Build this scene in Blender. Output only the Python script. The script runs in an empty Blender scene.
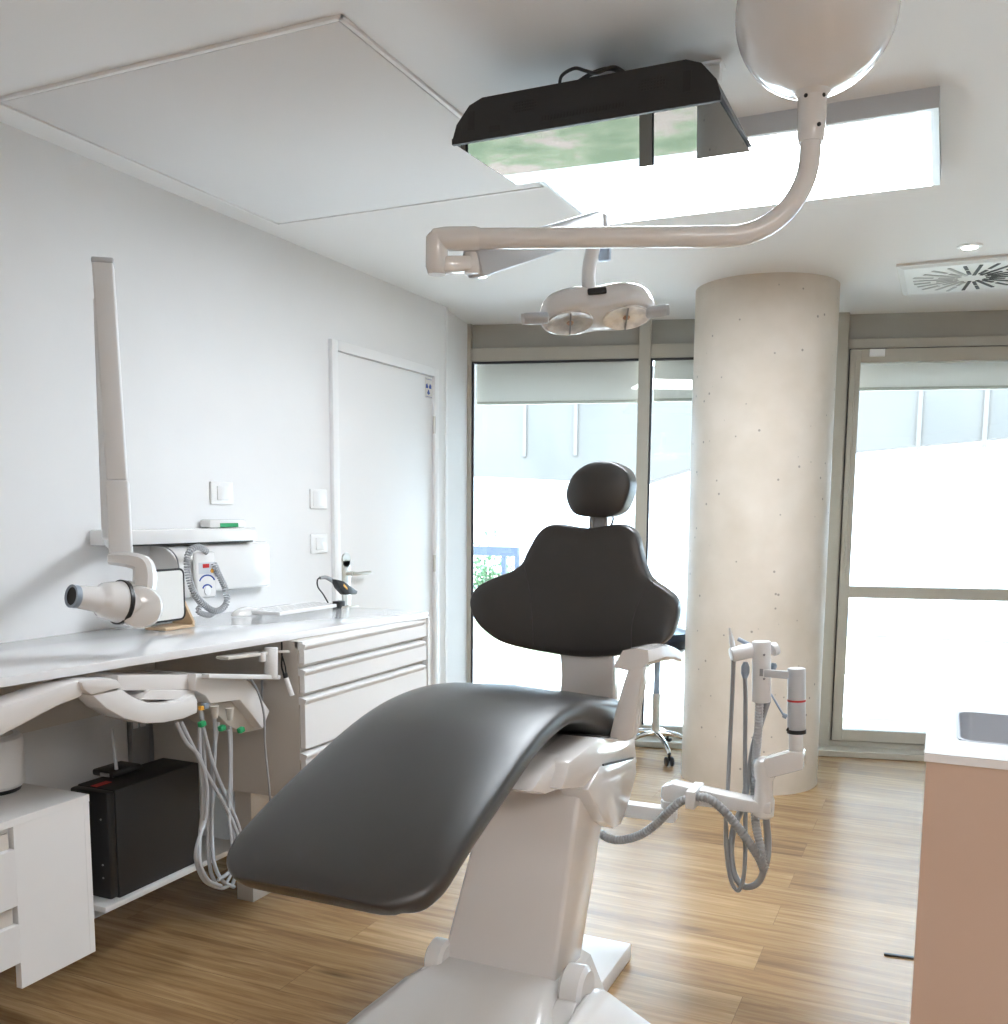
import bpy, bmesh, math, random
from mathutils import Vector, Matrix
random.seed(4)
SC = bpy.context.scene
COL = SC.collection
PI = math.pi

# ---------------------------------------------------------------- camera
YAW, PITCH, ROLL = map(math.radians, (-24.38337378, 6.88813887, -0.4258232))
FPX, CYP, HC = 965.623, 627.762, 1.375
CAM = Vector((0, 0, HC))
_f = Vector((math.sin(YAW) * math.cos(PITCH), math.cos(YAW) * math.cos(PITCH), -math.sin(PITCH)))
_r0 = Vector((math.cos(YAW), -math.sin(YAW), 0))
_d0 = _f.cross(_r0)
_r = _r0 * math.cos(ROLL) + _d0 * math.sin(ROLL)
_d = _d0 * math.cos(ROLL) - _r0 * math.sin(ROLL)
cd = bpy.data.cameras.new('camera')
cd.sensor_fit = 'HORIZONTAL'; cd.sensor_width = 36
cd.lens = FPX / 1008 * 36
cd.shift_y = (CYP - 512) / 1008
cd.clip_start = 0.02; cd.clip_end = 300
cam = bpy.data.objects.new('camera', cd); COL.objects.link(cam)
cam.matrix_world = Matrix(((_r.x, -_d.x, -_f.x, 0), (_r.y, -_d.y, -_f.y, 0), (_r.z, -_d.z, -_f.z, HC), (0, 0, 0, 1)))
SC.camera = cam

# ---------------------------------------------------------------- light and exposure
SC.view_settings.view_transform = 'Standard'
SC.view_settings.look = 'None'
SC.view_settings.exposure = 1.92
SC.view_settings.gamma = 1.0
SC.view_settings.use_curve_mapping = False
w = bpy.data.worlds.new('sky'); SC.world = w; w.use_nodes = True
bg = w.node_tree.nodes['Background']
bg.inputs[0].default_value = (0.55, 0.765, 1.0, 1)
bg.inputs[1].default_value = 6.2
sun = bpy.data.lights.new('sun', 'SUN'); sun.energy = 8; sun.angle = math.radians(1.0); sun.color = (1, .96, .9)
so = bpy.data.objects.new('sun', sun); COL.objects.link(so)
so.rotation_euler = Vector((0.85, 0.06, -1.0)).to_track_quat('-Z', 'Y').to_euler()

# ---------------------------------------------------------------- measuring helpers
def ray(x, y):
    return _r * ((x - 504) / FPX) + _d * ((y - CYP) / FPX) + _f
def on_x(x, y, v):
    q = ray(x, y); return CAM + q * (v / q.x)
def on_y(x, y, v):
    q = ray(x, y); return CAM + q * (v / q.y)
def on_z(x, y, v):
    q = ray(x, y); return CAM + q * ((v - HC) / q.z)
def at_d(x, y, d):
    return CAM + ray(x, y) * d
WY = math.radians(13.806)
FU = Vector((math.cos(WY), math.sin(WY), 0)); FN = Vector((-math.sin(WY), math.cos(WY), 0))
FO = Vector((-2.64, 5.30, 0)); FO = FO + FN * (5.78 - FO.dot(FN))
def fac(u, n, z):                      # a point of the window front: along it, out of it, up
    return FO + FU * u + FN * n + Vector((0, 0, z))

# ---------------------------------------------------------------- materials
def mat(name, col, rough=.5, metal=0, ior=1.5, coat=0, bump=0, bscale=200, emis=None, estr=0, var=0, vscale=4, spec=.5):
    m = bpy.data.materials.new(name); m.use_nodes = True
    nt = m.node_tree; b = nt.nodes['Principled BSDF']
    b.inputs['Base Color'].default_value = (*col, 1)
    b.inputs['Roughness'].default_value = rough
    b.inputs['Metallic'].default_value = metal
    b.inputs['IOR'].default_value = ior
    b.inputs['Coat Weight'].default_value = coat
    b.inputs['Coat Roughness'].default_value = .06
    b.inputs['Specular IOR Level'].default_value = spec
    tc = nt.nodes.new('ShaderNodeTexCoord')
    if emis:
        b.inputs['Emission Color'].default_value = (*emis, 1); b.inputs['Emission Strength'].default_value = estr
    n = nt.nodes.new('ShaderNodeTexNoise'); n.inputs['Scale'].default_value = bscale; n.inputs['Detail'].default_value = 4
    nt.links.new(tc.outputs['Object'], n.inputs['Vector'])
    if bump:
        bp = nt.nodes.new('ShaderNodeBump'); bp.inputs['Strength'].default_value = bump; bp.inputs['Distance'].default_value = .002
        nt.links.new(n.outputs['Fac'], bp.inputs['Height']); nt.links.new(bp.outputs['Normal'], b.inputs['Normal'])
    if var:
        n2 = nt.nodes.new('ShaderNodeTexNoise'); n2.inputs['Scale'].default_value = vscale; n2.inputs['Detail'].default_value = 5
        nt.links.new(tc.outputs['Object'], n2.inputs['Vector'])
        mr = nt.nodes.new('ShaderNodeMapRange'); mr.inputs[1].default_value = .3; mr.inputs[2].default_value = .7
        mr.inputs[3].default_value = 1 - var; mr.inputs[4].default_value = 1 + var
        nt.links.new(n2.outputs['Fac'], mr.inputs[0])
        mx = nt.nodes.new('ShaderNodeMix'); mx.data_type = 'RGBA'; mx.blend_type = 'MULTIPLY'; mx.inputs[0].default_value = 1
        mx.inputs[6].default_value = (*col, 1); nt.links.new(mr.outputs[0], mx.inputs[7])
        nt.links.new(mx.outputs[2], b.inputs['Base Color'])
    return m

M = {}
M['wall'] = mat('wall_paint', (.80, .80, .80), .75, bump=.05, bscale=90, var=.01)
M['ceil'] = mat('ceiling_paint', (.82, .82, .82), .85, bump=.03, bscale=60)
M['door'] = mat('door_lacquer', (.84, .84, .84), .4)
M['panelw'] = mat('access_panel_paint', (.76, .76, .765), .7)
M['frame'] = mat('window_metal', (.45, .42, .36), .45, var=.04)
M['framedark'] = mat('window_header_metal', (.40, .385, .345), .5, var=.03)
M['gasket'] = mat('window_gasket', (.03, .03, .035), .5)
M['laminate'] = mat('white_laminate', (.80, .80, .80), .3, coat=.2)
M['counter'] = mat('white_quartz_top', (.82, .82, .83), .12, coat=.3)
M['sidepanel'] = mat('greige_side_panel', (.62, .58, .53), .45)
M['plastic'] = mat('white_gloss_plastic', (.78, .77, .76), .16, coat=.6)
M['plasticm'] = mat('white_satin_plastic', (.76, .76, .76), .35)
M['plasticg'] = mat('pale_grey_plastic', (.55, .57, .60), .35)
M['chairshell'] = mat('dental_chair_shell', (.74, .71, .69), .14, coat=.6)
M['leather'] = mat('black_vinyl_upholstery', (.037, .035, .034), .28, bump=.25, bscale=900, var=.08, vscale=9, spec=.7)
M['black'] = mat('black_plastic', (.012, .012, .013), .4, bump=.1, bscale=800)
M['blackm'] = mat('black_steel_case', (.019, .019, .020), .5, bump=.1, bscale=500)
M['hose'] = mat('grey_rubber_hose', (.30, .31, .32), .42)
M['hoselight'] = mat('pale_grey_hose', (.46, .47, .49), .4)
M['chrome'] = mat('brushed_steel', (.66, .64, .60), .42, metal=1)
M['polished'] = mat('polished_chrome', (.8, .8, .8), .08, metal=1)
M['galv'] = mat('galvanised_channel', (.42, .43, .44), .4, metal=.8)
M['wood'] = mat('pale_plywood', (.60, .43, .27), .5, var=.12, vscale=20)
M['green'] = mat('green_label', (.02, .32, .12), .5)
M['blue'] = mat('blue_mark', (.03, .08, .35), .5)
M['bluegrey'] = mat('blue_grey_plastic', (.28, .34, .42), .35)
M['red'] = mat('red_mark', (.55, .03, .03), .4)
M['orange'] = mat('orange_mark', (.85, .42, .05), .4)
M['navy'] = mat('navy_vinyl', (.015, .02, .035), .3)
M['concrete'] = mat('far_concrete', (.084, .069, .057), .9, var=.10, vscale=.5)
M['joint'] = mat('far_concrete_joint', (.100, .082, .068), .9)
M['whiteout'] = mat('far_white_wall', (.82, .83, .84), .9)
M['gravel'] = mat('pale_paving', (.50, .49, .475), .9, var=.12, vscale=3)
M['asphalt'] = mat('blue_grey_asphalt', (.10, .12, .15), .9, var=.05, vscale=2)
M['blind'] = mat('grey_blind_fabric', (.84, .79, .74), .8)
M['grille'] = mat('ceiling_diffuser_enamel', (.72, .72, .70), .5)
M['slot'] = mat('slot_dark', (.02, .02, .02), .7)
M['slotpale'] = mat('slot_pale', (.45, .45, .44), .7)
M['screenw'] = mat('tablet_glass', (.80, .79, .76), .1, coat=.5)
M['reflector'] = mat('lamp_reflector', (.90, .89, .87), .42, metal=1, var=.25, vscale=28)
M['bulb'] = mat('lamp_bulb', (.62, .42, .30), .3)
M['foliage'] = mat('hedge_leaves', (.08, .14, .06), .8, var=.5, vscale=25)
M['bark'] = mat('hedge_stem', (.1, .08, .06), .8)
M['sink'] = mat('steel_sink_inside', (.44, .47, .52), .35)
M['ledpanel'] = mat('led_panel_emitter', (1, 1, 1), .5, emis=(.86, .93, 1), estr=7.5)
M['fillpanel'] = mat('fill_panel_emitter', (1, 1, 1), .5, emis=(1, .96, .935), estr=5.0)  # emission of the fill panel added behind the camera
M['cabwarm'] = mat('beige_laminate', (.60, .44, .345), .4)
M['downlight'] = mat('downlight_emitter', (1, 1, 1), .5, emis=(1, .97, .92), estr=12)

def mat_glass():
    m = bpy.data.materials.new('window_glass'); m.use_nodes = True; nt = m.node_tree
    for n in list(nt.nodes): nt.nodes.remove(n)
    o = nt.nodes.new('ShaderNodeOutputMaterial'); mx = nt.nodes.new('ShaderNodeMixShader')
    t = nt.nodes.new('ShaderNodeBsdfTransparent'); g = nt.nodes.new('ShaderNodeBsdfGlossy'); g.inputs['Roughness'].default_value = 0
    t.inputs[0].default_value = (.96, .98, .97, 1)
    fr = nt.nodes.new('ShaderNodeFresnel'); fr.inputs[0].default_value = 1.5
    nt.links.new(fr.outputs[0], mx.inputs[0]); nt.links.new(t.outputs[0], mx.inputs[1]); nt.links.new(g.outputs[0], mx.inputs[2])
    nt.links.new(mx.outputs[0], o.inputs[0]); return m
M['glass'] = mat_glass()
M['tvglass'] = mat('screen_glass', (.01, .01, .012), .0, ior=1.42, coat=0)

def mat_floor():
    m = bpy.data.materials.new('oak_plank_floor'); m.use_nodes = True; nt = m.node_tree; b = nt.nodes['Principled BSDF']
    L = nt.links.new; N = nt.nodes.new
    tc = N('ShaderNodeTexCoord'); br = N('ShaderNodeTexBrick')
    br.offset = .37; br.offset_frequency = 2; br.squash = 1
    for k, v in (('Scale', 1), ('Mortar Size', .0009), ('Mortar Smooth', .1), ('Bias', 0), ('Brick Width', 1.22), ('Row Height', .178)):
        br.inputs[k].default_value = v
    br.inputs['Color1'].default_value = (0, 0, 0, 1); br.inputs['Color2'].default_value = (1, 1, 1, 1); br.inputs['Mortar'].default_value = (.5, .5, .5, 1)
    L(tc.outputs['Object'], br.inputs['Vector'])
    mp = N('ShaderNodeMapping'); mp.inputs['Scale'].default_value = (1.6, 24, 1); L(tc.outputs['Object'], mp.inputs[0])
    off = N('ShaderNodeVectorMath'); off.operation = 'MULTIPLY_ADD'; off.inputs[1].default_value = (7, 3, 5)
    L(br.outputs['Color'], off.inputs[0]); L(mp.outputs[0], off.inputs[2])
    gr = N('ShaderNodeTexNoise'); gr.inputs['Scale'].default_value = 1.5; gr.inputs['Detail'].default_value = 9; gr.inputs['Distortion'].default_value = .6; gr.inputs['Roughness'].default_value = .65
    L(off.outputs[0], gr.inputs['Vector'])
    mp2 = N('ShaderNodeMapping'); mp2.inputs['Scale'].default_value = (.9, 4, 1); L(tc.outputs['Object'], mp2.inputs[0])
    off2 = N('ShaderNodeVectorMath'); off2.operation = 'MULTIPLY_ADD'; off2.inputs[1].default_value = (3, 9, 1)
    L(br.outputs['Color'], off2.inputs[0]); L(mp2.outputs[0], off2.inputs[2])
    bl = N('ShaderNodeTexNoise'); bl.inputs['Scale'].default_value = 1.1; bl.inputs['Detail'].default_value = 4; L(off2.outputs[0], bl.inputs['Vector'])
    ad = N('ShaderNodeMath'); ad.operation = 'MULTIPLY_ADD'; ad.inputs[1].default_value = .13; L(br.outputs['Color'], ad.inputs[0]); L(gr.outputs['Fac'], ad.inputs[2])
    a2 = N('ShaderNodeMath'); a2.operation = 'MULTIPLY_ADD'; a2.inputs[1].default_value = .45; L(bl.outputs['Fac'], a2.inputs[0]); L(ad.outputs[0], a2.inputs[2])
    cr = N('ShaderNodeValToRGB'); e = cr.color_ramp.elements
    e[0].position = .46; e[0].color = (.15, .080, .032, 1); e[1].position = 1.08; e[1].color = (.50, .325, .160, 1)
    n1 = e.new(.70); n1.color = (.285, .166, .075, 1); n2 = e.new(.86); n2.color = (.385, .24, .112, 1)
    L(a2.outputs[0], cr.inputs[0])
    # a few dark knots
    mk = N('ShaderNodeMapping'); mk.inputs['Scale'].default_value = (1.1, 4.5, 1); L(tc.outputs['Object'], mk.inputs[0])
    vo = N('ShaderNodeTexVoronoi'); vo.inputs['Scale'].default_value = .9; L(mk.outputs[0], vo.inputs['Vector'])
    kr = N('ShaderNodeMapRange'); kr.inputs[1].default_value = .0; kr.inputs[2].default_value = .09; kr.inputs[3].default_value = .4; kr.inputs[4].default_value = 1
    L(vo.outputs['Distance'], kr.inputs[0])
    m1 = N('ShaderNodeMix'); m1.data_type = 'RGBA'; m1.blend_type = 'MULTIPLY'; m1.inputs[0].default_value = 1
    L(cr.outputs[0], m1.inputs[6]); L(kr.outputs[0], m1.inputs[7])
    m2 = N('ShaderNodeMix'); m2.data_type = 'RGBA'; L(br.outputs['Fac'], m2.inputs[0]); L(m1.outputs[2], m2.inputs[6]); m2.inputs[7].default_value = (.21, .125, .06, 1)
    L(m2.outputs[2], b.inputs['Base Color'])
    b.inputs['Roughness'].default_value = .27
    bp = N('ShaderNodeBump'); bp.inputs['Strength'].default_value = .12; bp.inputs['Distance'].default_value = .002; L(gr.outputs['Fac'], bp.inputs['Height']); L(bp.outputs[0], b.inputs['Normal'])
    return m
M['floor'] = mat_floor()

def mat_column():
    m = mat('cast_concrete_column', (.66, .59, .50), .55, bump=.15, bscale=30); nt = m.node_tree; b = nt.nodes['Principled BSDF']; L = nt.links.new; N = nt.nodes.new
    tc = N('ShaderNodeTexCoord'); n = N('ShaderNodeTexNoise'); n.inputs['Scale'].default_value = 3; n.inputs['Detail'].default_value = 6; L(tc.outputs['Object'], n.inputs['Vector'])
    cr = N('ShaderNodeValToRGB'); cr.color_ramp.elements[0].position = .35; cr.color_ramp.elements[0].color = (.60, .53, .44, 1)
    cr.color_ramp.elements[1].position = .7; cr.color_ramp.elements[1].color = (.72, .65, .57, 1); L(n.outputs['Fac'], cr.inputs[0])
    v = N('ShaderNodeTexVoronoi'); v.inputs['Scale'].default_value = 15; v.inputs['Randomness'].default_value = 1; L(tc.outputs['Object'], v.inputs['Vector'])
    k = N('ShaderNodeMapRange'); k.inputs[1].default_value = .07; k.inputs[2].default_value = .105; k.inputs[3].default_value = .5; k.inputs[4].default_value = 1; L(v.outputs['Distance'], k.inputs[0])
    mx = N('ShaderNodeMix'); mx.data_type = 'RGBA'; mx.blend_type = 'MULTIPLY'; mx.inputs[0].default_value = 1
    L(cr.outputs[0], mx.inputs[6]); L(k.outputs[0], mx.inputs[7]); L(mx.outputs[2], b.inputs['Base Color']); return m
M['column'] = mat_column()

def mat_lawn():
    m = mat('lawn_with_bare_earth', (.1, .2, .05), .95, bump=.3, bscale=20); nt = m.node_tree; b = nt.nodes['Principled BSDF']; L = nt.links.new; N = nt.nodes.new
    tc = N('ShaderNodeTexCoord'); n = N('ShaderNodeTexNoise'); n.inputs['Scale'].default_value = 1.3; n.inputs['Detail'].default_value = 7; n.inputs['Roughness'].default_value = .65; L(tc.outputs['Object'], n.inputs['Vector'])
    cr = N('ShaderNodeValToRGB'); e = cr.color_ramp.elements; e[0].position = .42; e[0].color = (.085, .10, .05, 1); e[1].position = .60; e[1].color = (.21, .155, .12, 1)
    q = e.new(.52); q.color = (.13, .135, .075, 1); L(n.outputs['Fac'], cr.inputs[0]); L(cr.outputs[0], b.inputs['Base Color']); return m
M['lawn'] = mat_lawn()

# ---------------------------------------------------------------- mesh helpers
def finish(bm, sharp=35):
    bmesh.ops.recalc_face_normals(bm, faces=bm.faces)
    return bm
def obj(name, bm, m, parent=None, smooth=True, sharp=32):
    finish(bm)
    me = bpy.data.meshes.new(name)
    o = bpy.data.objects.new(name, me); COL.objects.link(o)
    if parent is not None:
        inv = world_of(parent).inverted(); bm.transform(inv); o.parent = parent
    bm.to_mesh(me); bm.free()
    ms = m if isinstance(m, (list, tuple)) else [m]
    for q in ms: me.materials.append(M[q])
    if smooth:
        me.polygons.foreach_set('use_smooth', [True] * len(me.polygons))
        me.set_sharp_from_angle(angle=math.radians(sharp))
    return o
def world_of(o):
    mw = Matrix.Translation(o.location) @ o.rotation_euler.to_matrix().to_4x4()
    return world_of(o.parent) @ mw if o.parent else mw
def thing(name, label, cat, loc, group=None):
    o = bpy.data.objects.new(name, None); COL.objects.link(o); o.location = loc
    o.empty_display_size = .05
    o['label'] = label; o['category'] = cat
    if group: o['group'] = group
    return o
def tag(o, label, cat, group=None, kind=None):
    o['label'] = label; o['category'] = cat
    if group: o['group'] = group
    if kind: o['kind'] = kind
    return o
def struct(name, bm, m, smooth=False, label=None):
    o = obj(name, bm, m, None, smooth); o['kind'] = 'structure'
    if label: o['label'] = label
    return o
NB = bmesh.new
def dup(root, delta, label=None):
    r = root.copy(); COL.objects.link(r); r.location = root.location + Vector(delta)
    if label: r['label'] = label
    for ch in list(root.children):
        c = ch.copy(); COL.objects.link(c); c.parent = r
        for g in list(ch.children):
            d = g.copy(); COL.objects.link(d); d.parent = c
    return r

def frame_from(a, b, up=Vector((0, 0, 1))):
    z = (b - a).normalized()
    if abs(z.dot(up)) > .98: up = Vector((0, 1, 0))
    x = up.cross(z).normalized(); y = z.cross(x)
    return x, y, z
def add_box(bm, lo, hi, bev=0, seg=2, mi=0):
    lo = Vector(lo); hi = Vector(hi); t = NB()
    bmesh.ops.create_cube(t, size=1)
    t.transform(Matrix.Translation((lo + hi) / 2) @ Matrix.Diagonal((*[abs(hi[i] - lo[i]) for i in range(3)], 1)))
    if bev: bmesh.ops.bevel(t, geom=list(t.edges), offset=bev, segments=seg, profile=.5, affect='EDGES')
    merge(bm, t, mi)
def merge(bm, t, mi=0):
    vs = [bm.verts.new(v.co) for v in t.verts]; t.verts.index_update()
    for f in t.faces:
        try:
            nf = bm.faces.new([vs[v.index] for v in f.verts]); nf.material_index = mi
        except ValueError: pass
    t.free()
def add_obox(bm, c, ax, ay, az, bev=0, seg=2, mi=0):      # centre and three half-axis vectors
    t = NB(); bmesh.ops.create_cube(t, size=2)
    L = [Vector(a) for a in (ax, ay, az)]
    t.transform(Matrix.Diagonal((*[a.length for a in L], 1)))
    if bev: bmesh.ops.bevel(t, geom=list(t.edges), offset=bev, segments=seg, profile=.5, affect='EDGES')
    n = [a.normalized() for a in L]
    R = Matrix((n[0], n[1], n[2])).transposed().to_4x4()
    t.transform(Matrix.Translation(Vector(c)) @ R); merge(bm, t, mi)
def add_fbox(bm, u0, u1, n0, n1, z0, z1, bev=0):          # box in the window front's own directions
    add_obox(bm, fac((u0 + u1) / 2, (n0 + n1) / 2, (z0 + z1) / 2), FU * (u1 - u0) / 2, FN * (n1 - n0) / 2, Vector((0, 0, (z1 - z0) / 2)), bev)
def add_beam(bm, a, b, wx, wy, bev=0, up=Vector((0, 0, 1)), mi=0):   # rectangular bar from a to b
    a = Vector(a); b = Vector(b); x, y, z = frame_from(a, b, up)
    add_obox(bm, (a + b) / 2, x * wx / 2, y * wy / 2, z * (b - a).length / 2, bev, mi=mi)
def add_cyl(bm, a, b, r0, r1=None, n=28, bev=0, mi=0):
    a = Vector(a); b = Vector(b); r1 = r0 if r1 is None else r1
    if bev:
        L = (b - a).length; k = bev / L
        prof = [(0, r0 - bev), (bev * .3 / L, r0 - bev * .3), (k, r0), (1 - k, r1), (1 - bev * .3 / L, r1 - bev * .3), (1, r1 - bev)]
    else: prof = [(0, r0), (1, r1)]
    add_rev(bm, a, b, prof, n, mi)
def add_rev(bm, a, b, prof, n=28, mi=0):                  # profile (t along a-b, radius), closed ends
    a = Vector(a); b = Vector(b); x, y, z = frame_from(a, b); rings = []
    for t, r in prof:
        c = a.lerp(b, t) if 0 <= t <= 1 else a + (b - a) * t
        rings.append([bm.verts.new(c + (x * math.cos(2 * PI * k / n) + y * math.sin(2 * PI * k / n)) * max(r, 1e-5)) for k in range(n)])
    skin(bm, rings, mi)
def skin(bm, rings, mi=0, cap=True, closed=True):
    n = len(rings[0])
    for p, q in zip(rings, rings[1:]):
        for k in range(n if closed else n - 1):
            f = bm.faces.new((p[k], p[(k + 1) % n], q[(k + 1) % n], q[k])); f.material_index = mi
    if cap:
        f = bm.faces.new(list(reversed(rings[0]))); f.material_index = mi
        f = bm.faces.new(rings[-1]); f.material_index = mi
def smooth_path(pts, n=8):
    P = [Vector(p) for p in pts]; out = []
    for i in range(len(P) - 1):
        p0 = P[max(i - 1, 0)]; p1 = P[i]; p2 = P[i + 1]; p3 = P[min(i + 2, len(P) - 1)]
        for k in range(n):
            t = k / n
            out.append(.5 * ((2 * p1) + (p2 - p0) * t + (2 * p0 - 5 * p1 + 4 * p2 - p3) * t * t + (3 * p1 - p0 - 3 * p2 + p3) * t ** 3))
    out.append(P[-1]); return out
def add_tube(bm, pts, r, n=12, sm=8, rib=0, ribstep=.006, mi=0):
    P = smooth_path(pts, sm) if sm else [Vector(p) for p in pts]
    if rib:                                               # corrugated hose: resample evenly
        d = [0]
        for a, b in zip(P, P[1:]): d.append(d[-1] + (b - a).length)
        m = max(4, int(d[-1] / (ribstep / 2))); Q = []; j = 0
        for k in range(m + 1):
            s = d[-1] * k / m
            while j < len(d) - 2 and d[j + 1] < s: j += 1
            q = (s - d[j]) / max(1e-9, d[j + 1] - d[j]); Q.append(P[j].lerp(P[j + 1], min(1, q)))
        P = Q
    up = None; rings = []
    for i, p in enumerate(P):
        t = (P[min(i + 1, len(P) - 1)] - P[max(i - 1, 0)]).normalized()
        if up is None:
            up = t.orthogonal().normalized()
        up = (up - t * up.dot(t)).normalized(); s = t.cross(up)
        rr = r(i / (len(P) - 1)) if callable(r) else r
        if rib and i % 2: rr *= (1 - rib)
        rings.append([bm.verts.new(p + (up * math.cos(2 * PI * k / n) + s * math.sin(2 * PI * k / n)) * rr) for k in range(n)])
    skin(bm, rings, mi)
def add_prism(bm, poly, vec, bev=0, mi=0):                # planar polygon of 3D points pushed along vec
    t = NB(); vec = Vector(vec)
    a = [t.verts.new(Vector(p)) for p in poly]; b = [t.verts.new(Vector(p) + vec) for p in poly]
    t.faces.new(a); t.faces.new(list(reversed(b))); n = len(a)
    for k in range(n): t.faces.new((a[k], b[k], b[(k + 1) % n], a[(k + 1) % n]))
    bmesh.ops.recalc_face_normals(t, faces=t.faces)
    if bev: bmesh.ops.bevel(t, geom=list(t.edges), offset=bev, segments=2, profile=.5, affect='EDGES')
    merge(bm, t, mi)
def closed_smooth(pts, n=5):
    P = [Vector(p) for p in pts]; out = []; m = len(P)
    for i in range(m):
        p0, p1, p2, p3 = P[i - 1], P[i], P[(i + 1) % m], P[(i + 2) % m]
        for k in range(n):
            t = k / n
            out.append(.5 * ((2 * p1) + (p2 - p0) * t + (2 * p0 - 5 * p1 + 4 * p2 - p3) * t * t + (3 * p1 - p0 - 3 * p2 + p3) * t ** 3))
    return out
def add_pillow(bm, outline, c, front, thick, dome=.01, bend=None):
    """closed outline in a plane, normal 'front' (towards the viewer side), padded with round edges and slightly domed"""
    front = Vector(front).normalized(); c = Vector(c); h = thick / 2; rings = []
    prof = [(-1, .0, .3), (-1, 0, .6)]
    seq = []
    seq += [(-h * .9, .45), (-h * .9, .80)]
    for k in range(9):
        a = -PI / 2 + PI * k / 8
        seq.append((h * math.sin(a), 1 - (h * .85 / .15) * .16 * (1 - math.cos(a))))
    seq += [(h + dome * .35, .84), (h + dome * .75, .6), (h + dome, .3)]
    for off, s in seq:
        ring = []
        for p in outline:
            q = c + (p - c) * s + front * off
            if bend: q = bend(q)
            ring.append(bm.verts.new(q))
        rings.append(ring)
    skin(bm, rings, cap=True)

# ================================================================ THE ROOM
CE = 2.475; WXL = -2.537; CEY = 5.9
b = NB()
pts = [(-2.75, -2.6), (4.2, -2.6), (4.2, 7.05), (-2.75, 5.36)]
add_prism(b, [(x, y, -.08) for x, y in pts], (0, 0, .08)); struct('floor', b, 'floor')
b = NB()
add_box(b, (-2.8, -2.6, CE), (4.3, 7.3, CE + .25))
struct('ceiling', b, 'ceil')
b = NB(); add_box(b, (WXL - .3, -2.6, 0), (WXL, 4.815, CE)); struct('wall_left', b, 'wall')
b = NB()
p0 = Vector((WXL - .02, 4.81, 0)); p1 = fac(-.011, -.03, 0); p2 = fac(-.011, .1, 0)
add_prism(b, [p0, p1, p2, p2 + Vector((-.5, .1, 0)), p0 + Vector((-.5, 0, 0))], (0, 0, CE)); struct('wall_pier', b, 'wall')
b = NB(); add_box(b, (-2.8, -2.75, 0), (4.3, -2.6, CE)); struct('wall_back', b, 'wall')
b = NB(); add_box(b, (3.9, -2.6, 0), (4.1, 7.0, CE)); struct('wall_right', b, 'wall')
b = NB(); add_box(b, (WXL, 4.79, 0), (WXL + .004, 4.815, CE)); struct('trim_1', b, 'door')

# concrete column
cx, cy, cr_ = -.87, 5.04, .345
b = NB(); add_rev(b, (cx, cy, 0), (cx, cy, CE), [(0, cr_ + .002), (.01, cr_), (1, cr_)], 96); o = struct('column', b, 'column', True)
o['label'] = 'round cast concrete column between the windows'

# window front: posts, header, sashes
UEND = 6.7; ZT = CE + .02
def fobj(name, boxes, m, parent=None, bev=.002):
    b = NB()
    for q in boxes: add_fbox(b, *q, bev=bev)
    return obj(name, b, m, parent, False)
def window(name, label=None):
    o = bpy.data.objects.new(name, None); COL.objects.link(o); o.location = fac(0, 0, 0); o['kind'] = 'structure'
    return o
# low threshold strip under the windows
b = NB(); add_fbox(b, -.1, UEND, -.155, .06, 0, .035, bev=.004); struct('trim_2', b, 'frame')
o = bpy.context.scene.objects['trim_2']
# window 1: two fixed panes left of / behind the column
w1 = window('window_1')
fobj('window_frame', [(-.012, .012, -.02, .06, .03, ZT), (1.003, 1.07, -.045, .06, .03, ZT), (.012, 1.003, -.02, .06, 2.258, 2.333), (1.07, 2.078, -.02, .06, 2.258, 2.333),
     (.012, 1.003, -.02, .06, .03, .10), (1.07, 2.078, -.02, .06, .03, .10)], 'frame', w1)
fobj('header_panel', [(.012, 1.003, .02, .05, 2.333, ZT), (1.07, 2.078, .02, .05, 2.333, ZT)], 'framedark', w1)
fobj('gasket', [(.012, .024, .0, .02, .1, 2.258), (1.07, 1.082, .0, .02, .1, 2.258), (.024, 1.003, 0, .02, 2.246, 2.258), (1.082, 2.078, 0, .02, 2.246, 2.258)], 'gasket', w1, 0)
g = fobj('pane', [(.012, 1.003, .012, .018, .1, 2.25)], 'glass', w1, 0); g2 = fobj('pane', [(1.07, 2.078, .012, .018, .1, 2.25)], 'glass', w1, 0)
# window 2: tall opening sash with a transom, right of the column
w2 = window('window_2')
fobj('window_frame', [(2.078, 2.150, -.045, .06, .03, ZT), (2.15, 3.85, -.02, .06, 2.283, 2.335), (2.15, 3.85, -.02, .06, .03, .066),
     (2.150, 2.163, -.01, .05, .066, 2.283)], 'frame', w2)
fobj('header_panel', [(2.15, 3.85, .02, .05, 2.335, ZT)], 'framedark', w2)
fobj('sash', [(2.167, 2.222, -.035, .03, .07, 2.277), (2.222, 3.73, -.035, .03, 2.205, 2.277), (2.222, 3.73, -.035, .03, .07, .134), (2.222, 3.73, -.035, .03, .90, .965), (3.73, 3.80, -.035, .03, .07, 2.277), (2.19, 2.2, -.04, -.03, 1.0, 2.24)], 'frame', w2)
fobj('gasket', [(2.163, 2.167, -.008, .0, .066, 2.28), (2.163, 3.8, -.008, .0, 2.277, 2.283), (2.163, 3.8, -.008, 0, .066, .07)], 'gasket', w2, 0)
fobj('pane', [(2.222, 3.73, .0, .006, .134, .90)], 'glass', w2, 0); fobj('pane', [(2.222, 3.73, .0, .006, .965, 2.205)], 'glass', w2, 0)
fobj('window_handle', [(2.187, 2.203, -.06, -.035, 1.10, 1.24), (2.19, 2.2, -.075, -.06, 1.08, 1.21)], 'frame', w2)
fobj('lock_plate', [(2.265, 2.345, -.05, -.035, 2.235, 2.275)], 'door', w2)
w3 = window('window_3')
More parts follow.
